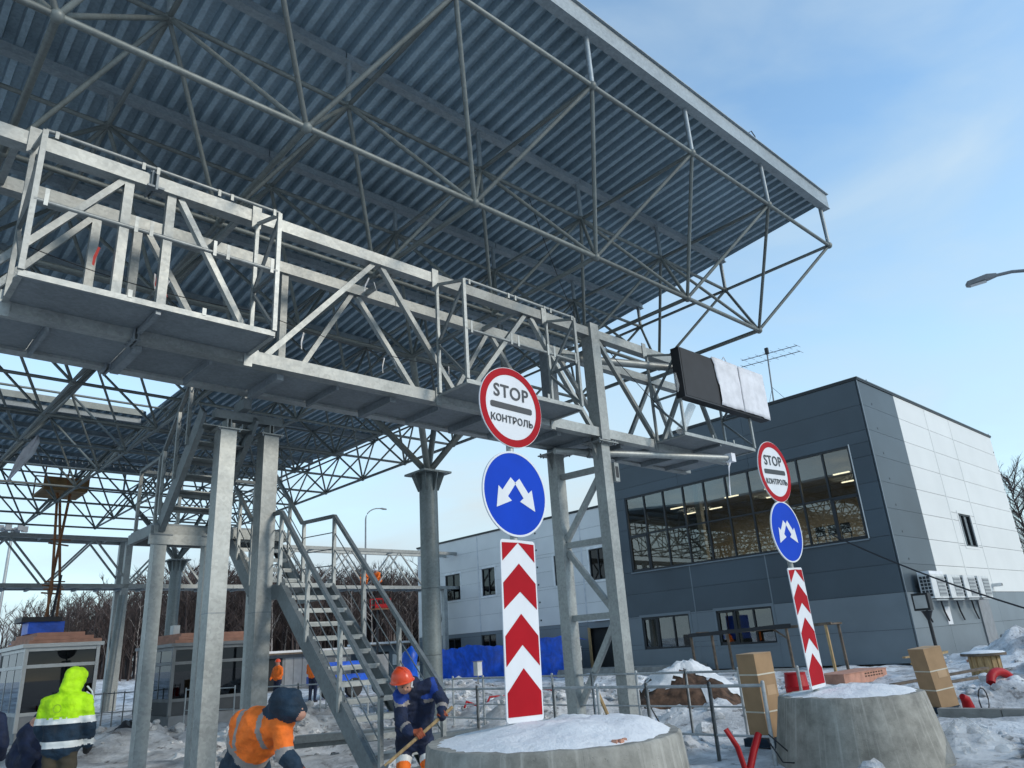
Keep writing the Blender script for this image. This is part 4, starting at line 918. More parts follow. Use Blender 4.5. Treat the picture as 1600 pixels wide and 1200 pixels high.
# --- worker in orange, bent forward, back to the camera
p = thing('person', 'bent person in orange and dark navy jacket with navy hood', 'person', (2.93, 6.55, 0))
V3 = lambda *a: Vector(a)
caps = [(V3(2.93, 6.56, .84), V3(2.93, 6.42, 1.00), .19, .185, 'skirt'), (V3(2.87, 6.45, 1.02), V3(2.90, 6.28, 1.14), .155, .15, 'torso'), (V3(2.99, 6.38, 1.01), V3(2.97, 6.20, 1.13), .155, .15, 'torso'),
        (V3(2.84, 6.42, 1.17), V3(3.00, 6.06, 1.13), .10, .10, 'torso'), (V3(2.96, 6.17, 1.20), V3(2.98, 6.06, 1.27), .095, .10, 'hoodbase'),
        (V3(2.98, 6.02, 1.30), V3(3.01, 5.96, 1.27), .12, .12, 'hood'), (V3(3.03, 5.97, 1.31), V3(3.05, 5.93, 1.24), .10, .09, 'hood'), (V3(3.055, 5.90, 1.24), V3(3.06, 5.895, 1.21), .06, .055, 'face'),
        (V3(3.0, 6.05, 1.10), V3(3.0, 5.99, .92), .09, .08, 'armR'), (V3(3.0, 5.99, .92), V3(3.05, 5.86, .80), .08, .065, 'foreR'),
        (V3(2.83, 6.45, 1.15), V3(2.86, 6.55, 1.0), .10, .09, 'armL'), (V3(2.86, 6.55, 1.0), V3(3.0, 6.45, .85), .085, .07, 'foreL'),
        (V3(2.86, 6.62, .80), V3(2.95, 6.50, .45), .13, .095, 'leg'), (V3(2.95, 6.50, .45), V3(2.88, 6.62, .06), .095, .075, 'leg'), (V3(2.88, 6.62, .05), V3(3.0, 6.5, .04), .06, .055, 'boot'),
        (V3(3.02, 6.55, .80), V3(3.10, 6.42, .45), .13, .095, 'leg'), (V3(3.10, 6.42, .45), V3(3.05, 6.55, .06), .095, .075, 'leg'), (V3(3.05, 6.55, .05), V3(3.17, 6.43, .04), .06, .055, 'boot')]
AX0, AX1 = V3(2.93, 6.50, .96), V3(2.95, 6.15, 1.20)
AXD = (AX1 - AX0).normalized(); SIDE = V3(.16, -.36, -.04).normalized()
def pick_o(tg, t, q):
    if tg in ('hood', 'hoodbase'): return 1
    if tg == 'face': return 3
    if tg in ('leg',): return 1
    if tg == 'boot': return 4
    if tg in ('foreR', 'foreL'): return 2 if t < .12 else 1
    a = (q - AX0).dot(AXD); s = (q - (AX0 + AX1) / 2).dot(SIDE)
    if tg in ('armR', 'armL'): return 0 if t < .78 else 2
    if a < .015: return 1
    if a < .075: return 2
    if abs(abs(s - .0) - .115) < .022 and q.z > AX0.z: return 2
    return 0
b = fused('body', caps, [HIVISO, NAVYT, REFG, SKIN, BOOT], pick_o, .0125, p, .011)
path_tube('glove', [V3(3.05, 5.86, .80), V3(3.08, 5.81, .76), V3(3.11, 5.77, .70)], [.055, .055, .03], GLOVE, b, 8)

# --- worker in navy with orange helmet, shovelling
NV = {'helm': (5.10, 7.44, 1.37), 'head': (5.17, 7.47, 1.31), 'neck': (5.34, 7.56, 1.25), 'chest': (5.39, 7.58, 1.11), 'belly': (5.46, 7.71, .85), 'pelvis': (5.52, 7.82, .69), 'shR': (5.19, 7.61, 1.15), 'shL': (5.50, 7.40, 1.26),
      'elL': (5.53, 7.25, 1.07), 'wrL': (5.45, 7.17, .94), 'elR': (5.13, 7.49, .90), 'wrR': (5.17, 7.30, .77)}
NV = {k: Vector(v) for k, v in NV.items()}
p = thing('person', 'person in navy work suit and orange helmet bending over a shovel', 'person', (5.5, 7.75, 0))
sd_ = (NV['shL'] - NV['shR']).normalized()
caps = [(NV['chest'] - sd_ * .10, NV['belly'] - sd_ * .09, .15, .15, 'torso'), (NV['chest'] + sd_ * .10, NV['belly'] + sd_ * .09, .15, .15, 'torso'), (NV['belly'] - sd_ * .06, NV['pelvis'] - sd_ * .06, .165, .165, 'torso'), (NV['belly'] + sd_ * .06, NV['pelvis'] + sd_ * .06, .165, .165, 'torso'), (NV['shR'] + sd_ * .05, NV['shL'] - sd_ * .05, .095, .095, 'torso'),
        (NV['neck'], NV['head'], .07, .06, 'neck'), (NV['neck'] + V3(.02, .04, .02), NV['neck'] - V3(.08, .03, -.01), .1, .09, 'collar'), (NV['head'] + V3(-.03, -.02, .03), NV['head'] + V3(-.02, -.02, -.05), .088, .078, 'head'),
        (NV['shL'], NV['elL'], .085, .075, 'armL'), (NV['elL'], NV['wrL'], .075, .058, 'foreL'), (NV['shR'], NV['elR'], .09, .08, 'armR'), (NV['elR'], NV['wrR'] + V3(-.02, .06, .02), .08, .06, 'foreR'),
        (V3(5.46, 7.92, .64), V3(5.36, 7.80, .40), .115, .09, 'leg'), (V3(5.36, 7.80, .40), V3(5.40, 7.92, .05), .088, .075, 'shin'), (V3(5.40, 7.92, .04), V3(5.28, 7.82, .03), .055, .05, 'boot'),
        (V3(5.64, 7.76, .64), V3(5.57, 7.62, .40), .115, .09, 'leg'), (V3(5.57, 7.62, .40), V3(5.62, 7.72, .05), .088, .075, 'shin'), (V3(5.62, 7.72, .04), V3(5.5, 7.62, .03), .055, .05, 'boot')]
toc = V3(-.66, -.72, -.2).normalized(); upn = (NV['chest'] - NV['belly']).normalized()
def pick_n(tg, t, q):
    if tg == 'head': return 3
    if tg in ('neck', 'collar'): return 0
    if tg == 'boot': return 5
    if tg == 'shin': return 4
    if tg == 'leg': return 0 if t < .66 else (2 if t < .9 else 4)
    if tg == 'foreL': return 6 if .25 < t < .5 else 0
    if tg == 'foreR': return 6 if .38 < t < .58 else 0
    a = (q - NV['chest']).dot(upn); s = (q - NV['chest']).dot(sd_)
    if tg in ('torso', 'armL', 'armR') and t < .5:
        if a > .075 and .06 < abs(s) < .27: return 1
        if .03 < a <= .075 and .08 < abs(s) < .24: return 6
    return 0
b = fused('body', caps, [NAVY, ROYAL, REFL, SKIN, HIVISO, BOOT, REFG], pick_n, .0125, p, .011)
face_bits(b, NV['head'] + V3(-.03, -.02, -.01), (-.35, -.75, -.55), (0, -.3, 1), .085)
hc = NV['helm'] + V3(0, 0, .005); hu = V3(-.28, -.12, .95).normalized(); hx = hu.cross(V3(0, 1, 0)).normalized(); hy = hu.cross(hx)
HM = Matrix(((hx.x, hy.x, hu.x, hc.x), (hx.y, hy.y, hu.y, hc.y), (hx.z, hy.z, hu.z, hc.z), (0, 0, 0, 1)))
v, f = [], []; n = 24
prof = [(.118, -.055), (.135, -.05), (.118, -.035), (.114, .0), (.098, .045), (.066, .082), (.03, .098), (.004, .1)]
for r_, z_ in prof: v += [HM @ V3(r_ * math.cos(2 * math.pi * i / n), r_ * 1.14 * math.sin(2 * math.pi * i / n), z_) for i in range(n)]
for j in range(len(prof) - 1): f += [(j * n + i, j * n + (i + 1) % n, (j + 1) * n + (i + 1) % n, (j + 1) * n + i) for i in range(n)]
hl = pm('helmet', v, f, HELM, b, True)
path_tube('helmet_ridge', [HM @ V3(0, .11 * math.sin(a), .006 + .097 * math.cos(a)) for a in [(-1.2 + .3 * k) for k in range(9)]], .012, HELM, hl)
path_tube('chin_strap', [NV['head'] + V3(.05, -.07, .05), NV['head'] + V3(.02, -.09, -.05), NV['head'] + V3(.08, -.03, -.06)], .012, SIGNW, b)
sh0, sh1 = V3(5.52, 7.13, .99), V3(4.86, 7.42, .50); sax = (sh0 - sh1).normalized()
pL = sh0.lerp(sh1, .10); pR = sh0.lerp(sh1, .46)
grip_hand('glove', pL, sax, NV['wrL'] - pL + V3(.05, .1, .1), GLOVE, b, NV['wrL'].lerp(pL, .1)); grip_hand('glove', pR, sax, NV['wrR'] + V3(-.02, .08, .05) - pR, GLOVE, b, NV['wrR'] + V3(-.02, .06, .02))
sv = thing('snow_shovel', 'wooden handled shovel held by the worker in the orange helmet', 'shovel', tuple(sh1)); tube('handle', sh0 + sax * .05, sh1, .019, WOOD, sv, 10)
bl = sh1 - sax * .34; bs = sax.cross(V3(0, 0, 1)).normalized(); bn = sax.cross(bs)
v = [sh1 + sax * .05 + bs * .04, sh1 + sax * .05 - bs * .04, sh1 - bs * .14 + bn * .01, bl - bs * .15 - bn * .02, bl + bs * .15 - bn * .02, sh1 + bs * .14 + bn * .01]
o = pm('blade', v, [(0, 1, 2, 5), (5, 2, 3, 4)], GREYB, sv); o.modifiers.new('t', 'SOLIDIFY').thickness = .006

# --- simple standing / crouching figures farther off
def standing(label, x, y, z0, face, m_top, m_bot, h=1.72, voxel=.03, crouch=False, helmet=None, band=None):
    p = thing('person', label, 'person', (x, y, z0)); k = h / 1.75; O_ = V3(x, y, z0); f_ = V3(math.cos(face), math.sin(face), 0); s_ = V3(f_.y, -f_.x, 0)
    q = lambda a, b_, c_: O_ + (s_ * a + f_ * b_ + V3(0, 0, c_)) * k
    if not crouch:
        caps = [(q(-.06, 0, 1.0), q(-.08, 0, 1.36), .15, .14, 'top'), (q(.06, 0, 1.0), q(.08, 0, 1.36), .15, .14, 'top'), (q(-.15, 0, 1.38), q(.15, 0, 1.38), .09, .09, 'top'), (q(0, 0, 1.45), q(0, .02, 1.56), .06, .06, 'head'), (q(0, .03, 1.60), q(0, .03, 1.66), .1, .095, 'head'),
                (q(-.22, 0, 1.37), q(-.28, .05, 1.1), .07, .065, 'top'), (q(-.28, .05, 1.1), q(-.2, .22, .98), .06, .05, 'top'), (q(.22, 0, 1.37), q(.28, .04, 1.1), .07, .065, 'top'), (q(.28, .04, 1.1), q(.22, .2, .95), .06, .05, 'top'),
                (q(-.09, 0, .92), q(-.11, .03, .48), .11, .085, 'leg'), (q(-.11, .03, .48), q(-.11, -.02, .07), .08, .065, 'leg'), (q(.09, 0, .92), q(.11, .03, .48), .11, .085, 'leg'), (q(.11, .03, .48), q(.11, -.02, .07), .08, .065, 'leg'), (q(-.11, -.04, .05), q(-.12, .14, .04), .055, .05, 'boot'), (q(.11, -.04, .05), q(.12, .14, .04), .055, .05, 'boot')]
        hd = q(0, .03, 1.66)
    else:
        caps = [(q(0, -.12, .48), q(0, .10, .82), .19, .17, 'top'), (q(-.13, .12, .86), q(.13, .12, .86), .10, .10, 'top'), (q(0, .18, .95), q(0, .22, 1.02), .10, .10, 'head'), (q(-.2, .12, .84), q(-.25, .3, .62), .075, .065, 'top'), (q(-.25, .3, .62), q(-.12, .45, .5), .06, .05, 'top'), (q(.2, .12, .84), q(.25, .3, .62), .075, .065, 'top'), (q(.25, .3, .62), q(.12, .45, .5), .06, .05, 'top'),
                (q(-.1, -.1, .42), q(-.16, .28, .45), .11, .09, 'leg'), (q(-.16, .28, .45), q(-.12, .02, .08), .085, .065, 'leg'), (q(.1, -.1, .42), q(.16, .28, .45), .11, .09, 'leg'), (q(.16, .28, .45), q(.12, .02, .08), .085, .065, 'leg'), (q(-.12, .0, .05), q(-.13, .18, .04), .055, .05, 'boot'), (q(.12, .0, .05), q(.13, .18, .04), .055, .05, 'boot')]
        hd = q(0, .22, 1.03)
    def pk(tg, t, c_):
        if tg == 'head': return 2 if not helmet else 2
        if tg == 'boot': return 3
        if tg == 'leg': return 1
        if band and abs((c_.z - z0) / k - 1.12) < .035: return 4
        return 0
    b = fused('body', caps, [m_top, m_bot, SKIN, BOOT, REFL], pk, voxel, p, .006)
    if helmet: lathe('helmet', hd, [(.13 * k, -.02), (.12 * k, .0), (.105 * k, .06), (.06 * k, .1), (.01, .115)], helmet, b, 14)
    else: lathe('hood', hd, [(.11 * k, -.12), (.125 * k, .0), (.1 * k, .07), (.05 * k, .11), (.01, .12)], m_bot if m_bot is NAVY else NAVY, b, 14)
    return p
standing('crouching person in navy beside the glass booth at far left', 2.28, 11.15, .42, R(-70), NAVY, NAVY, 1.2, .022, crouch=True)
standing('person in dark jacket mostly cut by the left picture edge', 1.60, 10.36, -.1, R(60), NAVY, NAVY, 1.7, .025)
standing('distant person in orange vest left of the stair by the shed', 15.4, 31.7, .05, R(200), HIVISO, NAVY, 1.72, .035, helmet=HELM)
standing('distant person in orange vest right beside the stair stringer', 15.6, 29.0, .05, R(30), HIVISO, NAVY, 1.78, .035)
standing('left worker in orange crouching on the far gantry', 25.9, 41.9, 5.72, R(250), HIVISO, HIVISO, 1.7, .04, crouch=True, helmet=SIGNW)
standing('right worker in orange crouching on the far gantry', 27.0, 41.9, 5.72, R(200), HIVISO, HIVISO, 1.95, .04, crouch=True, helmet=SIGNW)

bpy.data.scenes.remove(TMP)

# ================================================================== BARRIERS
def barrier(label, a, b, h, npost, rails, grp, r=.022):
    a, b = Vector(a), Vector(b); t = thing('pipe_barrier', label, 'barrier', tuple((a + b) / 2), grp)
    for k in range(npost):
        p_ = a.lerp(b, k / (npost - 1) if npost > 1 else 0); tube('post', p_ - V3(0, 0, .15), p_ + V3(0, 0, h + .03), r * 1.25, RAILM, t); ball('post_cap', p_ + V3(0, 0, h + .035), r * 1.3, RAILM, t)
    for z in rails: tube('rail', a + V3(0, 0, z), b + V3(0, 0, z), r * (1 if z > h * .7 else .75), RAILM, t)
    return t
G1 = 'pipe barriers along the island'
seq = [(9.55, 5.55), (9.5, 6.35), (9.5, 7.45), (9.5, 9.4), (9.5, 11.4), (9.5, 13.4)]
NM = ['front pipe barrier bay touching the farther concrete base', 'front pipe barrier bay before the soil heap', 'front pipe barrier bay just right of the gantry leg', 'front pipe barrier bay behind the gantry legs', 'front pipe barrier bay behind the near chevron plate']
for i in range(5): barrier(NM[i], (*seq[i], 0), (*seq[i + 1], 0), .92, 2 if i < 2 else 3, (.92, .30) if i < 3 else (.92, .42), G1)
G2 = 'rear pipe barriers along the island'
seq = [(11.6, 6.1), (11.6, 8.2), (11.6, 10.4), (11.6, 12.6), (11.6, 14.8)]
NM = ['rear pipe barrier bay behind the cardboard box', 'rear pipe barrier bay before the soil heap', 'rear pipe barrier bay between the gantry legs', 'rear pipe barrier bay left of the gantry legs']
for i in range(4): barrier(NM[i], (*seq[i], 0), (*seq[i + 1], 0), 1.0, 3, (1.0, .45), G2, .02)
G3 = 'mesh barriers behind the stair and posts'
NM = ['mesh barrier behind the yellow jacket', 'mesh barrier left of the landing post', 'mesh barrier between the landing posts', 'mesh barrier behind the twin gantry posts', 'mesh barrier behind the stair foot', 'mesh barrier right of the stair foot']
for i, (a, b_, n_) in enumerate([((6.9, 27.5), (8.6, 26.0), 8), ((8.6, 23.5), (9.2, 21.5), 4), ((8.9, 20.0), (9.6, 18.6), 4), ((9.6, 18.6), (10.4, 16.6), 4), ((10.4, 18.6), (11.6, 16.8), 4), ((9.9, 15.2), (10.1, 13.4), 4)]):
    barrier(NM[i], (*a, 0), (*b_, 0), 1.05, n_, (1.05, .5), G3, .016)

# ================================================================== SITE THINGS
def carton(label, c, sx, sy, h, rz, lean=0, straps=(.3, .75)):
    t = thing('cardboard_box', label, 'box', c); M = Matrix.Translation(c) @ Matrix.Rotation(rz, 4, 'Z') @ Matrix.Rotation(lean, 4, 'Y')
    D = lambda x_, y_, z_, a, b_, c_: M @ Matrix.Translation((x_, y_, z_)) @ Matrix.Diagonal((a, b_, c_, 1))
    put('carton_body', umesh('cube', CARD), D(0, 0, h / 2, sx, sy, h), t); put('end_panel', umesh('cube', CARDL), D(sx / 2 + .003, 0, h / 2, .004, sy - .01, h - .01), t)
    put('top_flap', umesh('cube', CARDL), D(-sx * .25, 0, h + .005, sx * .495, sy, .006), t); put('top_flap', umesh('cube', CARDL), D(sx * .25, 0, h + .006, sx * .495, sy, .006), t)
    put('side_label', umesh('cube', CARDL), D(.05, -sy / 2 - .002, h * .55, sx * .5, .003, h * .12), t)
    for s in straps: put('strap', umesh('cube', TAPE), D(0, 0, h * s, sx + .015, sy + .012, .02), t)
    return t
carton('tall tan cardboard box strapped to the pipe barrier', (10.97, 6.42, .12), .38, .36, 1.16, R(-12), R(-2))
carton('leaning tan cardboard box right of the farther concrete base', (16.15, 5.72, .05), .40, .42, 1.05, R(-30), R(-6), (.3, .62))
box('pallet_board', (10.65, 6.15, 0), (11.25, 6.65, .11), NAVYT); tag(bpy.context.scene.objects['pallet_board'], 'dark block under the tall cardboard box', 'block')
box('pallet_board', (15.9, 5.5, -.1), (16.45, 5.95, .05), NAVYT); tag(bpy.context.scene.objects['pallet_board.001'], 'dark block under the leaning cardboard box', 'block')
bt = thing('red_barrel', 'ribbed red plastic barrel between cardboard box and chevron plate', 'barrel', (14.6, 7.75, 0))
lathe('drum', (14.6, 7.75, 0), [(.20, 0), (.22, .04), (.22, .25), (.235, .27), (.22, .29), (.22, .52), (.235, .54), (.22, .56), (.205, .74), (.19, .76)], REDP, bt, 24)
lathe('lid', (14.6, 7.75, .76), [(.2, 0), (.2, .03), (.05, .035)], REDP, bt, 24)
# dirt heap
v, f = [], []; nr, na = 26, 60
for j in range(nr + 1):
    for i in range(na):
        a, u = 2 * math.pi * i / na, j / nr; r_ = 1.75 * u * (1 + .18 * nz(math.cos(a) * 1.3, math.sin(a) * 1.3, 6)); x, y = 16.3 + r_ * math.cos(a) * 1.1, 11.5 + r_ * math.sin(a)
        v.append((x, y, -.2 + 1.15 * math.cos(u * 1.5) ** 1.25 * (1 + .22 * nz(x * 1.5, y * 1.5, 4, 5)) + .08 * u * nz(x * 4.5, y * 4.5, 1, 4)))
for j in range(nr): f += [(j * na + i, (j + 1) * na + i, (j + 1) * na + (i + 1) % na, j * na + (i + 1) % na) for i in range(na)]
dh = thing('soil_heap', 'brown soil heap capped with snow in front of the dark wall', 'soil heap', (16.3, 11.5, 0)); hp = pm('soil', v, f, DIRT, dh, True)
top = [(x, y, z + .022) for x, y, z in v]
keep = [q for q in f if (lambda c: nz(c[0] * 1.3, c[1] * 1.3, 2.2, 5) * .8 + (c[2] - .45) * .7 + (c[0] - 16.3) * .12 > .05)(sum((Vector(top[i]) for i in q), Vector()) / 4)]
pm('snow_crust', top, keep, SNOWC, dh, True)
# timber frame shelter before the wall
sh = thing('timber_shelter', 'rough dark timber frame with tar paper standing before the wall', 'frame', (30, 17.3, 0))
for (x, y, h, m_) in ((30, 20.6, 1.66, WOODG), (30, 19.5, 1.6, WOODG), (30.8, 19.2, 1.6, WOODG), (30, 15.9, 1.68, WOODG), (30, 14.2, 1.70, WOOD), (30.9, 14.1, 1.7, WOODG)): beam('upright', (x, y, -.2), (x, y + .05, h), .09, .09, m_, sh)
beam('top_rail', (30, 20.65, 1.62), (30, 14.0, 1.72), .10, .09, WOODG, sh); beam('top_rail', (30.9, 20.4, 1.6), (30.9, 14.0, 1.7), .08, .08, WOODG, sh)
for y in (14.05, 15.9, 17.8, 20.3): beam('cross_rail', (29.95, y, 1.70), (30.95, y, 1.70), .07, .06, WOODG, sh)
beam('knee_brace', (30, 15.9, 1.2), (30, 16.5, 1.62), .07, .06, WOODG, sh)
v = []; 
for i in range(13):
    y = 20.7 - i * .42; zc = 1.62 + .012 * i
    v += [(29.9, y, zc + .06 + .02 * nz(y, 1)), (29.88, y, zc - .10 + .06 * nz(y * 1.5, 2))]
o = pm('tar_paper', v, [(2 * i, 2 * i + 1, 2 * i + 3, 2 * i + 2) for i in range(12)], BLACK, sh); o.modifiers.new('t', 'SOLIDIFY').thickness = .01
# blue tarpaulin along the wing
v, f = [], []; n = 60
for i in range(n + 1):
    y = 42.2 - 13.3 * i / n
    hgt = 1.95 + .3 * nz(y * .6, 3) + (.25 if y < 32 else 0)
    for j in range(8):
        t = j / 7; v.append((31.1 + .5 * (1 - t) * .5 + .34 * nz(y * 1.0, t * 1.3, 2, 4) * (1 - .3 * t), y, -.15 + hgt * t))
    v.append((32.2, y, hgt - .35))
m_ = 9
for i in range(n): f += [(i * m_ + j, (i + 1) * m_ + j, (i + 1) * m_ + j + 1, i * m_ + j + 1) for j in range(8)]
o = pm('blue_tarpaulin', v, f, TARP, None, True, (31, 35, 0)); tag(o, 'long blue tarpaulin sheet draped along the foot of the grey wing', 'tarpaulin'); o.modifiers.new('t', 'SOLIDIFY').thickness = .01
# tarp-wrapped bundle behind the stair foot
v, f = [], []; nr, na = 10, 18
for j in range(nr + 1):
    for i in range(na):
        a, u = 2 * math.pi * i / na, j / nr; r_ = (.42 * (1 - u * .55)) * (1 + .35 * nz(math.cos(a) * 1.5, math.sin(a) * 1.5, u * 3)) * (1 if j < nr else .1)
        v.append((13.7 + r_ * math.cos(a) + .25 * u, 20 + r_ * math.sin(a) - .2 * u, 1.95 * u - .1))
for j in range(nr): f += [(j * na + i, j * na + (i + 1) % na, (j + 1) * na + (i + 1) % na, (j + 1) * na + i) for i in range(na)]
tag(pm('wrapped_bundle', v, f, TARP, None, True, (13.7, 20, 0)), 'upright bundle in blue tarpaulin behind the orange helmet', 'bundle')
# control boxes on stands
for (x, y, h, m_, lb) in ((20.5, 24.5, .95, ACM, 'pale lamp box on a bent stand before the blue tarpaulin'), (24.2, 22.4, 1.25, ACM, 'white control box on a stand between the gantry legs')):
    t = thing('control_box', lb, 'control box', (x, y, 0)); tube('stand', (x, y, -.1), (x, y, h - .3), .03, GREYB, t); box('casing', (x - .12, y - .13, h - .32), (x + .12, y + .13, h + .2), m_, t); box('hood', (x - .15, y - .16, h + .201), (x + .15, y + .16, h + .23), GREYB, t)
    path_tube('stand_leg', [(x, y, h - .5), (x - .3, y + .1, .2), (x - .4, y + .2, 0)], .02, GREYB, t)
# floodlight post by the building corner
fl = thing('floodlight_post', 'squat floodlight on a dark pole by the building corner', 'lamp', (24, 8.28, 0)); tube('pole', (24, 8.28, -.1), (24, 8.30, 1.72), .05, BLACK, fl); lathe('neck', (24, 8.3, 1.6), [(.05, 0), (.12, .18), (.16, .25)], BLACK, fl, 16)
hd = box('lamp_head', (23.75, 8.1, 1.86), (24.0, 8.55, 2.34), BLACK, fl); box('lens', (23.735, 8.16, 1.92), (23.749, 8.50, 2.28), ALU, hd)
# cable drum
sp = thing('cable_drum', 'pale wooden cable drum with a snowy top on the far right', 'cable drum', (24.2, 7.2, 0))
lathe('core', (24.2, 7.2, -.05), [(.36, 0), (.36, .62)], WOOD, sp, 28); lathe('top_flange', (24.2, 7.2, .58), [(.56, 0), (.56, .06), (.1, .065)], WOODG, sp, 32); lathe('top_snow', (24.2, 7.2, .647), [(.54, 0), (.5, .03), (.2, .06), (.02, .07)], SNOWC, sp, 28)
for k in range(14):
    a = k * 2 * math.pi / 14; beam('stave', (24.2 + .37 * math.cos(a), 7.2 + .37 * math.sin(a), -.05), (24.2 + .37 * math.cos(a), 7.2 + .37 * math.sin(a),   .56), .12, .03, WOOD, sp, ref=(math.cos(a), math.sin(a), 0))
# insulation packs
for k, (x, y, w_, z, lb) in enumerate(((24.6, 11.2, 3.1, .0, 'long pink insulation pack with dark print by the wall foot'), (30.5, 8.9, 2.2, .0, 'pink insulation pack left of the cable drum'))):
    t = thing('insulation_pack', lb, 'insulation', (x, y, 0)); box('pack', (x - w_ / 2, y - .5, z - .1), (x + w_ / 2, y + .4, z + .22), PINK, t); box('top_sheet', (x - w_ / 2 - .02, y - .52, z + .221), (x + w_ / 2 + .02, y + .42, z + .24), PINK, t)
    if k == 0:
        for zz in (.16, .08):
            for q in range(7): box('print_mark', (x - .1 + q * .2, y - .505, zz - .02), (x + .03 + q * .2, y - .501, zz + .02), DIRT, t)
    else: box('snow_on_top', (x - 1.0, y - .5, .241), (x + .8, y + .4, .34), SNOWC, t)
for k, (a, b_) in enumerate((((17.5, 6.9, .25), (21.5, 6.2, .25)), ((18, 7.3, .3), (22.5, 6.7, .35)), ((26.5, 10.2, .5), (28, 9.4, .55)), ((25.5, 9.6, .35), (27.4, 9.2, .6)))):
    tag(beam('timber_plank', a, b_, .14, .05, WOODG if k < 2 else WOOD), ['long dark plank lying before the cable drum', 'second dark plank lying behind the first before the drum', 'pale offcut board propped on the snow by the floodlight post', 'short pale board beside the floodlight post'][k], 'plank', 'scrap boards by the road')
tag(path_tube('red_hose', [(18.1 + .42 * math.cos(a), 5.15 + .15 * math.sin(a) * .4 - .1 * math.cos(a), .22 + .30 * math.sin(a)) for a in [R(-20 + 22 * k) for k in range(11)]], .085, REDP, None, 10), 'thick red corrugated hose arching out of the snow at far right', 'hose')
tag(path_tube('red_hose', [(15.4, 5.0, -.05), (15.38, 5.02, .12), (15.32, 5.02, .25), (15.22, 5.03, .30)], [.10, .10, .08, .05], REDP, None, 10), 'short red hose stub by the kerb', 'hose')
tag(path_tube('cable_loop', [(15.7 + .25 * math.cos(a), 4.85, .2 + .2 * math.sin(a)) for a in [R(30 * k) for k in range(12)]], .012, CABLE, None, 5, True), 'thin black cable loop beside the red hose stub', 'cable')
vp = thing('red_conduit', 'pair of red conduits forming a V in the snow by the barrier', 'conduit', (8.85, 5.55, 0)); path_tube('conduit', [(8.95, 5.62, -.05), (8.93, 5.68, .25), (8.88, 5.78, .46)], .034, REDP, vp, 10); path_tube('conduit', [(8.97, 5.60, -.05), (9.12, 5.58, .18), (9.30, 5.58, .36)], .045, REDP, vp, 10); path_tube('wire', [(9.4, 5.5, .35), (9.55, 5.3, .1), (9.5, 5.2, .02), (9.3, 5.3, .05), (9.35, 5.5, .3)], .01, CABLE, vp)
tag(path_tube('red_stub_pipe', [(10.6, 8.0, -.02), (10.58, 8.0, .16), (10.54, 8.0, .24)], .05, REDP, None, 8), 'small red pipe stub in the snow behind the barrier', 'pipe')
tag(path_tube('wooden_stake', [(10.15, 8.6, 0), (9.85, 8.75, .85)], .03, WOOD, None, 6), 'pale wooden stake leaning on the front barrier', 'stake')
tag(path_tube('thin_rod', [(10.2, 7.6, 0), (10.0, 7.9, .75)], .012, BLACK, None, 6), 'thin black rod standing in snow before the box', 'rod')
for k, pts in enumerate((((16, 17, .35), (17.5, 16, .4), (19, 16.2, .3)), ((14.5, 18, .3), (16, 17.6, .42), (17, 18.4, .3)), ((19.5, 15.5, .3), (20.5, 14.8, .55), (21.5, 15.2, .35)), ((19, 14.6, .3), (20.2, 15.0, .5), (21, 14.4, .3)))):
    tag(path_tube('red_hose', [(lambda w: (w.x, w.y + .12 * math.sin(q * 1.3), ground_z(w.x, w.y) + .05 + .09 * math.sin(q * .9 + k)))(Vector(pts[0]).lerp(Vector(pts[2]), q / 12)) for q in range(13)], .03, REDP, None, 8), ['thin red hose on snow left of the chevron plate', 'lower thin red hose on snow left of the chevron plate', 'red hose on the snow between the gantry legs', 'lower red hose on the snow between the gantry legs'][k], 'hose')
# clear film bunched at the foot of the base
v, f = [], []; na, nr = 26, 12
for j in range(nr + 1):
    for i in range(na):
        a, u = math.pi * 2 * i / na, j / nr; r_ = .62 * u * (1 + .3 * nz(math.cos(a) * 1.4, math.sin(a) * 1.4, 3)); x, y = 11.0 + r_ * math.cos(a) * 1.25, 3.75 + r_ * math.sin(a) * .8
        v.append((x, y, .0 + .42 * (1 - u ** 1.4) * (1 + .5 * nz(x * 3, y * 3, 1, 4)) + .05 * nz(x * 8, y * 8, 2)))
for j in range(nr): f += [(j * na + i, (j + 1) * na + i, (j + 1) * na + (i + 1) % na, j * na + (i + 1) % na) for i in range(na)]
tag(pm('plastic_film', v, f, PLASTIC, None, True, (11, 3.75, 0)), 'crumpled clear plastic film at the foot of the farther base', 'plastic film')
tag(path_tube('overhead_cable', catenary((29.5, 13.0, 5.0), (27, 1.0, -.2), .6, 20), .03, CABLE, None, 5), 'black cable sagging across the building corner', 'cable')

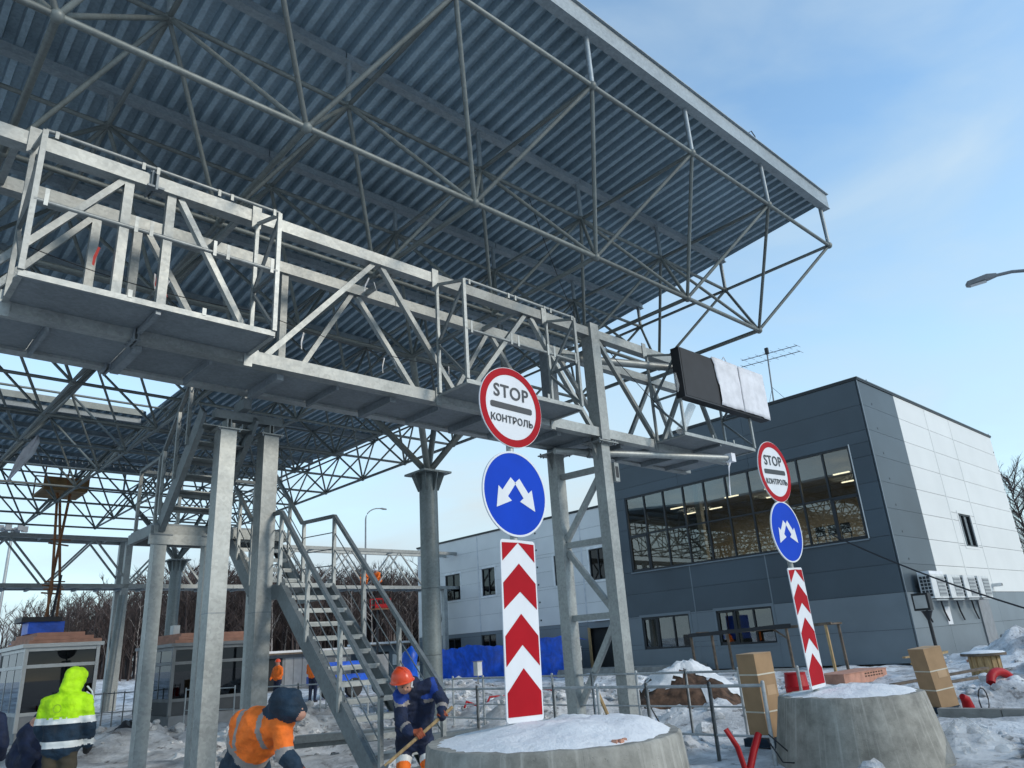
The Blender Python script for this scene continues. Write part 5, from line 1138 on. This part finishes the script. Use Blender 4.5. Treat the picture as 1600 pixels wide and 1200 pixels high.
# lamps
def street_lamp(label, x, y, h, dirv, reach, m_=GREYB, r=.09):
    t = thing('street_lamp', label, 'street lamp', (x, y, 0)); d = Vector((dirv[0], dirv[1], 0)).normalized()
    pts = [V3(x, y, 0), V3(x, y, h * .5), V3(x, y, h - reach * .7)] + [V3(x, y, h - reach * .7) + d * (reach * (1 - math.cos(a))) + V3(0, 0, reach * .7 * math.sin(a)) for a in [R(15 * k) for k in range(1, 7)]]
    path_tube('pole', pts, [r, r * .8, r * .6] + [r * .45] * 6, m_, t, 10); e = pts[-1]; s = Vector((-d.y, d.x, 0))
    def ring(o_, w_, up_, dn): return [e + d * o_ + s * w_ + V3(0, 0, up_), e + d * o_ - s * w_ + V3(0, 0, up_), e + d * o_ - s * w_ * .8 + V3(0, 0, dn), e + d * o_ + s * w_ * .8 + V3(0, 0, dn)]
    k = reach * .42; v = ring(-.05, .05, .04, -.03) + ring(k * .25, .12, .07, -.04) + ring(k, .13, .03, -.07) + ring(k * 1.12, .06, -.02, -.06); f = [(0, 1, 2, 3), (15, 14, 13, 12)]
    for j in range(3): f += [(j * 4 + i, (j + 1) * 4 + i, (j + 1) * 4 + (i + 1) % 4, j * 4 + (i + 1) % 4) for i in range(4)]
    hd = pm('lamp_head', v, f, m_, t); q = e + d * k * .65 - V3(0, 0, .075); pm('lens', [q + d * k * .3 + s * .09, q + d * k * .3 - s * .09, q - d * k * .3 - s * .09, q - d * k * .3 + s * .09], [(3, 2, 1, 0)], ACM, hd)
street_lamp('tall street lamp reaching in from the right picture edge', 20, 2.15, 9.38, (-.1, 1), 1.35)
street_lamp('curved street lamp far behind the stair', 37.3, 60.0, 15.0, (1, .1), 1.7, r=.12)
fm_ = thing('floodlight_mast', 'tall mast with a ring of floodlights at the far left', 'mast', (13.4, 85, 0)); tube('mast', (13.4, 85, 0), (13.4, 85, 15.5), .14, ALU, fm_)
lathe('ring', (13.4, 85, 15.3), [(.7, 0), (.7, .12), (.2, .15)], GREYB, fm_, 14)
for k in range(6): a = k * math.pi / 3; box('floodlight', (13.4 + 1.0 * math.cos(a) - .25, 85 + 1.0 * math.sin(a) - .2, 15.2), (13.4 + 1.0 * math.cos(a) + .25, 85 + 1.0 * math.sin(a) + .2, 15.75), GREYB, fm_)

# booths
BOOTHD = mat('dark_booth_panel', (0.05, 0.055, 0.06), 0.5); BOOTHF = mat('grey_booth_frame', (0.17, 0.18, 0.185), 0.4, 0.3)
def booth(label, x0, y0, w_, d_, h, top_blue):
    lowm = GREYB if top_blue else BOOTHD; ALU = MATS['aluminium_frame'] if top_blue else BOOTHF
    t = thing('control_booth', label, 'booth', (x0 + w_ / 2, y0 + d_ / 2, 0)); x1, y1 = x0 + w_, y0 + d_
    box('plinth', (x0, y0, -.1), (x1, y1, .32), GREYB, t); box('roof', (x0 - .12, y0 - .12, h), (x1 + .12, y1 + .12, h + .1), ALU, t); box('back_wall', (x0 + .1, y1 - .1, .32), (x1 - .1, y1 - .06, h), DARKIN, t); box('back_wall', (x1 - .06, y0 + .06, .32), (x1 - .02, y1 - .1, h), DARKIN, t); box('ceiling', (x0 + .05, y0 + .05, h - .02), (x1 - .05, y1 - .05, h - .001), DARKIN, t); box('floor_unit', (x0 + .3, y0 + .5, .32), (x1 - .3, y0 + 1.1, 1.0), DARKIN, t)
    for x in (x0, x1):
        for y in (y0, y1): beam('corner_post', (x, y, .32), (x, y, h), .09, .09, ALU, t)
    for z in (.75, h - .48, h - .05):
        beam('frame_rail', (x0 + .05, y0, z), (x1 - .05, y0, z), .07, .09, ALU, t); beam('frame_rail', (x0, y0 + .05, z), (x0, y1 - .05, z), .07, .09, ALU, t)
    for (za, zb_) in ((.79, h - .53), (h - .43, h - .1)):
        box('pane', (x0 + .06, y0 - .01, za), (x1 - .06, y0, zb_), GLASSK, t)
        for k in range(3): ya = y0 + .06 + k * (d_ - .1) / 3; box('pane', (x0 - .01, ya, za), (x0, ya + (d_ - .1) / 3 - .05, zb_), GLASSK, t); beam('mullion', (x0, ya, za), (x0, ya, zb_), .04, .05, ALU, t)
    box('lower_panel', (x0 + .05, y0 - .008, .33), (x1 - .05, y0 + .01, .71), lowm, t); box('lower_panel', (x0 - .008, y0 + .05, .33), (x0 + .01, y1 - .05, .71), lowm, t)
    # insulation slabs stacked on the roof
    for k in range(3): b0 = .06 * k; box('roof_slab', (x0 + .05 + b0, y0 + .1 + b0, h + .101 + .1 * k), (x1 + .1 - b0 * 4, y1 - .2 - b0 * 6, h + .196 + .1 * k), PINK, t, rz=.03 * k)
    if top_blue: box('blue_sheet', (x0 + .1, y0 + .8, h + .4), (x0 + 1.0, y0 + 1.6, h + .72), TARP, t); box('sheet_box', (x0 - .1, y0 + .7, h + .72), (x0 + .9, y0 + 1.7, h + .85), BLACK, t)
    return t
booth('glass control booth with pink slabs on its roof at far left', 4.62, 24.4, 1.75, 3.2, 2.42, True)
booth('dark glass control booth behind the twin gantry posts', 8.55, 24.6, 2.6, 3.2, 2.28, False)
tg_ = box('tool_case', (8.75, 25.4, 2.4), (8.95, 25.7, 2.95), ACM); tag(tg_, 'small white case on the roof of the dark booth', 'case')
# lift with orange scissor mast behind the booth
lf_ = thing('mast_lift', 'orange lattice mast lift raised to the canopy at far left', 'lift', (7.3, 36, 0))
box('chassis', (6.2, 35.2, .3), (8.6, 36.8, 1.1), BLACK, lf_); box('chassis_cover', (6.3, 35.2, 1.1), (7.6, 36.6, 3.0), TARP, lf_)
for (xb, xm, xt, y) in ((7.0, 7.3, 7.0, 35.6), (7.45, 7.25, 7.5, 35.7), (7.8, 7.75, 7.25, 36.3)):
    tube('mast_tube', (xb, y, .8), (xm, y, 5.0), .055, ORANGEM, lf_); tube('mast_tube', (xm, y, 5.0), (xt, y, 9.0), .055, ORANGEM, lf_)
tube('ram', (7.3, 35.5, 2.4), (7.55, 35.5, 5.6), .05, BLACK, lf_)
for z in (3.4, 4.9, 5.2, 6.9): beam('cross_bar', (6.95, 35.6, z), (7.8, 36.2, z), .06, .06, ORANGEM, lf_); beam('cross_bar', (7.0, 35.62, z + .15), (7.75, 35.62, z + .15), .04, .05, ORANGEM, lf_)
pf = box('platform', (6.35, 35.0, 9.0), (8.0, 36.9, 9.12), RUSTY, lf_)
for y in (35.0, 36.9):
    for z in (9.5, 9.95): beam('guard_rail', (6.35, y, z), (8.0, y, z), .05, .05, ORANGEM, pf)
    for x in (6.35, 7.2, 8.0): beam('guard_post', (x, y, 9.12), (x, y, 9.97), .05, .05, ORANGEM, pf)
box('toe_board', (6.35, 34.98, 9.121), (8.0, 35.0, 9.55), RUSTY, pf)
# red basket under the far gantry
rb_ = thing('lift_basket', 'red lift basket hanging just below the far gantry', 'basket', (26.4, 41.0, 4.2)); box('basket_floor', (25.9, 40.5, 4.35), (27.0, 41.1, 4.42), ORANGEM, rb_)
for z in (4.65, 5.0):
    for y in (40.5, 41.1): beam('basket_rail', (25.9, y, z), (27.0, y, z), .04, .04, REDP, rb_)
for x in (25.9, 26.45, 27.0):
    for y in (40.5, 41.1): beam('basket_post', (x, y, 4.4), (x, y, 5.02), .04, .04, REDP, rb_)
box('basket_panel', (25.92, 40.49, 4.45), (26.98, 40.5, 4.62), REDP, rb_)
beam('lift_boom', (26.3, 41.0, 0), (26.4, 41.0, 4.35), .1, .1, BLACK, rb_)
# low sheds behind
for k, (x, y, w_, d_, h, m_, lb) in enumerate(((21.6, 47, 6.5, 3, 2.1, GREYB, 'low grey shed with snowy roof behind the stair'), (29.0, 46, 3.0, 2.6, 2.3, BANDP, 'small blue site cabin left of the round column'))):
    t = thing('site_shed', lb, 'shed', (x + w_ / 2, y + d_ / 2, 0)); box('wall', (x, y, -.1), (x + w_, y + d_, h), m_, t); box('roof', (x - .3, y - .6, h), (x + w_ + .3, y + d_ + .2, h + .1), WOODG, t); box('roof_snow', (x - .25, y - .5, h + .101), (x + w_ + .2, y + d_, h + .24), SNOWC, t)
    box('door', (x + .6, y - .03, 0), (x + 1.5, y - .001, 1.9), DARKIN, t); box('window', (x + w_ - 1.2, y - .03, 1.0), (x + w_ - .4, y - .001, 1.7), FRAMEW, t)
    for q in range(3): box('wall_panel', (x + 1.7 + q * .6, y - .025, .1), (x + 2.25 + q * .6, y - .001, 1.9), ALU, t) if k == 0 else None
t = thing('blue_machine', 'blue machine with grey cab seen through the stair treads', 'machine', (18.0, 31.5, 0)); box('bed', (17.0, 30.8, .6), (19.6, 32.2, .95), TARP, t); box('bed', (17.2, 30.9, 1.25), (19.4, 32.1, 1.5), TARP, t); box('cab', (19.7, 30.8, .5), (20.4, 32.2, 1.7), GREYB, t)
for x in (17.4, 18.6, 20.0): tube('wheel', (x, 30.75, .4), (x, 31.0, .4), .4, BLACK, t, 16)
# stack of steel sections in snow beyond the orange worker
for k, (a, b_) in enumerate((((7.0, 13.6, .28), (8.6, 12.4, .30)), ((6.8, 13.9, .18), (8.3, 12.9, .2)), ((8.2, 11.7, .2), (9.3, 11.2, .22)))): tag(beam('steel_section', a, b_, .22, .12, STAIR), ['steel section on snow beyond the orange worker', 'lower steel section under the first beyond the orange worker', 'short steel section by the stair foot'][k], 'steel section')
v, f = [], []; na, nr = 24, 8
for j in range(nr + 1):
    for i in range(na):
        a, u = math.pi * 2 * i / na, j / nr; v.append((6.15 + .5 * u * math.cos(a), 20.2 + .5 * u * math.sin(a), .02 + .5 * math.sqrt(max(0, 1 - u * u)) * (1 + .25 * nz(math.cos(a), math.sin(a), u * 2))))
for j in range(nr): f += [(j * na + i, (j + 1) * na + i, (j + 1) * na + (i + 1) % na, j * na + (i + 1) % na) for i in range(na)]
tag(pm('dark_sack', v, f, BLACK, None, True, (6, 20.4, 0)), 'bulging black sack on the snow right of the yellow jacket', 'sack')
# loose snow lumps
random.seed(11); lv, lf2 = [], []
bmx = bmesh.new(); bmesh.ops.create_icosphere(bmx, subdivisions=2, radius=1); iv = [q.co.copy() for q in bmx.verts]; iF = [tuple(w.index for w in q.verts) for q in bmx.faces]; bmx.free()
for k in range(1700):
    mx, my, mh, mr = random.choice(MOUNDS) if k % 4 else (random.uniform(5, 22), random.uniform(4, 24), 0, 2)
    a, r_ = random.uniform(0, 6.28), mr * 1.3 * math.sqrt(random.random()); x, y = mx + r_ * math.cos(a), my + r_ * math.sin(a)
    if math.hypot(x - 4.75, y - 4.75) < 1.3 or math.hypot(x - 10.4, y - 4.8) < 1.15 or (x > 11 and y < 3): continue
    s = random.choice((.025, .03, .04, .05, .06, .09, .13)) * random.uniform(.7, 1.3); z = ground_z(x, y) + s * .12; b0 = len(lv); sd2 = random.random() * 9
    lv += [(x + q.x * s * (1 + .8 * noise.noise(q * 1.6 + Vector((sd2, 0, 0)))), y + q.y * s * (1 + .8 * noise.noise(q * 1.6 + Vector((0, sd2, 0)))), z + q.z * s * .75 * (1 + .6 * noise.noise(q * 1.8 + Vector((0, 0, sd2))))) for q in iv]; lf2 += [tuple(i + b0 for i in q) for q in iF]
tag(pm('snow_lumps', lv, lf2, SNOWG, None, True), 'loose lumps of dirty snow scattered over the yard', 'snow lumps', kind='stuff')

# ================================================================== TREES
def twig(v, f, p, q, r0, r1, n=3):
    d = (q - p); z = d.normalized(); ref_ = Vector((0, 0, 1)) if abs(z.z) < .9 else Vector((1, 0, 0)); x = z.cross(ref_).normalized(); y = z.cross(x); b0 = len(v)
    for c, r in ((p, r0), (q, r1)): v += [tuple(c + (x * math.cos(6.283 * k / n) + y * math.sin(6.283 * k / n)) * r) for k in range(n)]
    f += [(b0 + k, b0 + (k + 1) % n, b0 + n + (k + 1) % n, b0 + n + k) for k in range(n)]
def tree_geo(v, f, base, h, rnd, nb=14, dense=3, thick=1.0):
    lean = Vector((rnd.uniform(-.04, .04), rnd.uniform(-.04, .04), 1)); pts = [base + lean * h * t + Vector((rnd.uniform(-.1, .1), rnd.uniform(-.1, .1), 0)) for t in (0, .3, .6, .85, 1)]
    r = .012 * h * thick
    for i in range(4): twig(v, f, pts[i], pts[i + 1], r * (1 - .22 * i), r * (1 - .22 * (i + 1)), 4)
    for k in range(nb):
        t = .28 + .7 * (k + rnd.random()) / nb; p = base + lean * h * t; a = rnd.uniform(0, 6.283); L = h * (.30 - .18 * t) * rnd.uniform(.7, 1.3)
        d = Vector((math.cos(a), math.sin(a), rnd.uniform(.7, 1.5))).normalized(); q = p + d * L; twig(v, f, p, q, r * .38, r * .14)
        for m in range(dense):
            u = rnd.uniform(.3, 1); p2 = p.lerp(q, u); d2 = (d + Vector((rnd.uniform(-.8, .8), rnd.uniform(-.8, .8), rnd.uniform(-.2, .6)))).normalized(); q2 = p2 + d2 * L * rnd.uniform(.3, .6); twig(v, f, p2, q2, r * .15, r * .07)
            for w in range(2): u2 = rnd.uniform(.3, 1); p3 = p2.lerp(q2, u2); twig(v, f, p3, p3 + (d2 + Vector((rnd.uniform(-.8, .8), rnd.uniform(-.8, .8), rnd.uniform(-.1, .5)))).normalized() * L * .28, r * .08, r * .04)
import numpy as np
rnd = random.Random(5)
def grove(name, variants, spots, m, parent):
    V_, F_, off = [], [], 0
    for (x, y, z, sc, a, k) in spots:
        vv, ff = variants[k]; c_, s_ = math.cos(a) * sc, math.sin(a) * sc
        V_.append(np.stack([vv[:, 0] * c_ - vv[:, 1] * s_ + x, vv[:, 0] * s_ + vv[:, 1] * c_ + y, vv[:, 2] * sc + z], 1)); F_.append(ff + off); off += len(vv)
    V_ = np.concatenate(V_); F_ = np.concatenate(F_); me = bpy.data.meshes.new(name)
    me.vertices.add(len(V_)); me.vertices.foreach_set('co', V_.astype(np.float32).ravel()); me.loops.add(F_.size); me.loops.foreach_set('vertex_index', F_.astype(np.int32).ravel())
    me.polygons.add(len(F_)); me.polygons.foreach_set('loop_start', np.arange(0, F_.size, 4, dtype=np.int32)); me.update(calc_edges=True); me.materials.append(m)
    o = put(name, me, Matrix.Identity(4), parent); o['kind'] = 'stuff'; return o
def variant(nb, dense, thick):
    v, f = [], []; tree_geo(v, f, Vector((0, 0, 0)), 9.0, rnd, nb, dense, thick); return np.array(v, dtype=float), np.array(f, dtype=int)
VA = [variant(20, 4, 1.15) for _ in range(9)]; VB = [variant(9, 2, .9) for _ in range(3)]
sa, sb = [], []
for k in range(1250):
    u = rnd.random(); x = 14 + 66 * u; y = 62 + 30 * rnd.random() ** 1.4
    sc = rnd.uniform(.70, .98) * (1.0 + .14 * u) * (.75 if x < 22 else 1) * (1 + .006 * (y - 62))
    (sb if k % 7 == 0 else sa).append((x, y, .6, sc, rnd.uniform(0, 6.28), rnd.randrange(3 if k % 7 == 0 else 9)))
wd = thing('woodland', 'leafless brown woodland beyond the yard behind the booths', 'woodland', (45, 78, 0)); wd['kind'] = 'stuff'
grove('bare_trees', VA, sa, BARK, wd); grove('birch_trunks', VB, sb, BIRCH, wd)
for k, (x, y, h, lb) in enumerate(((62, 13.6, 11.0, 'bare dark tree rising right behind the white end wall'), (70, 14.0, 11.0, 'second bare tree farther off at the right picture edge'))):
    t = thing('bare_tree', lb, 'tree', (x, y, 0)); v, f = [], []; tree_geo(v, f, Vector((x, y, 0)), h, rnd, 60, 9, .9); pm('crown', v, f, BARK, t); tube('trunk', (x, y, -.2), (x + .1, y, h * .5), .13, BARK, t, 8)
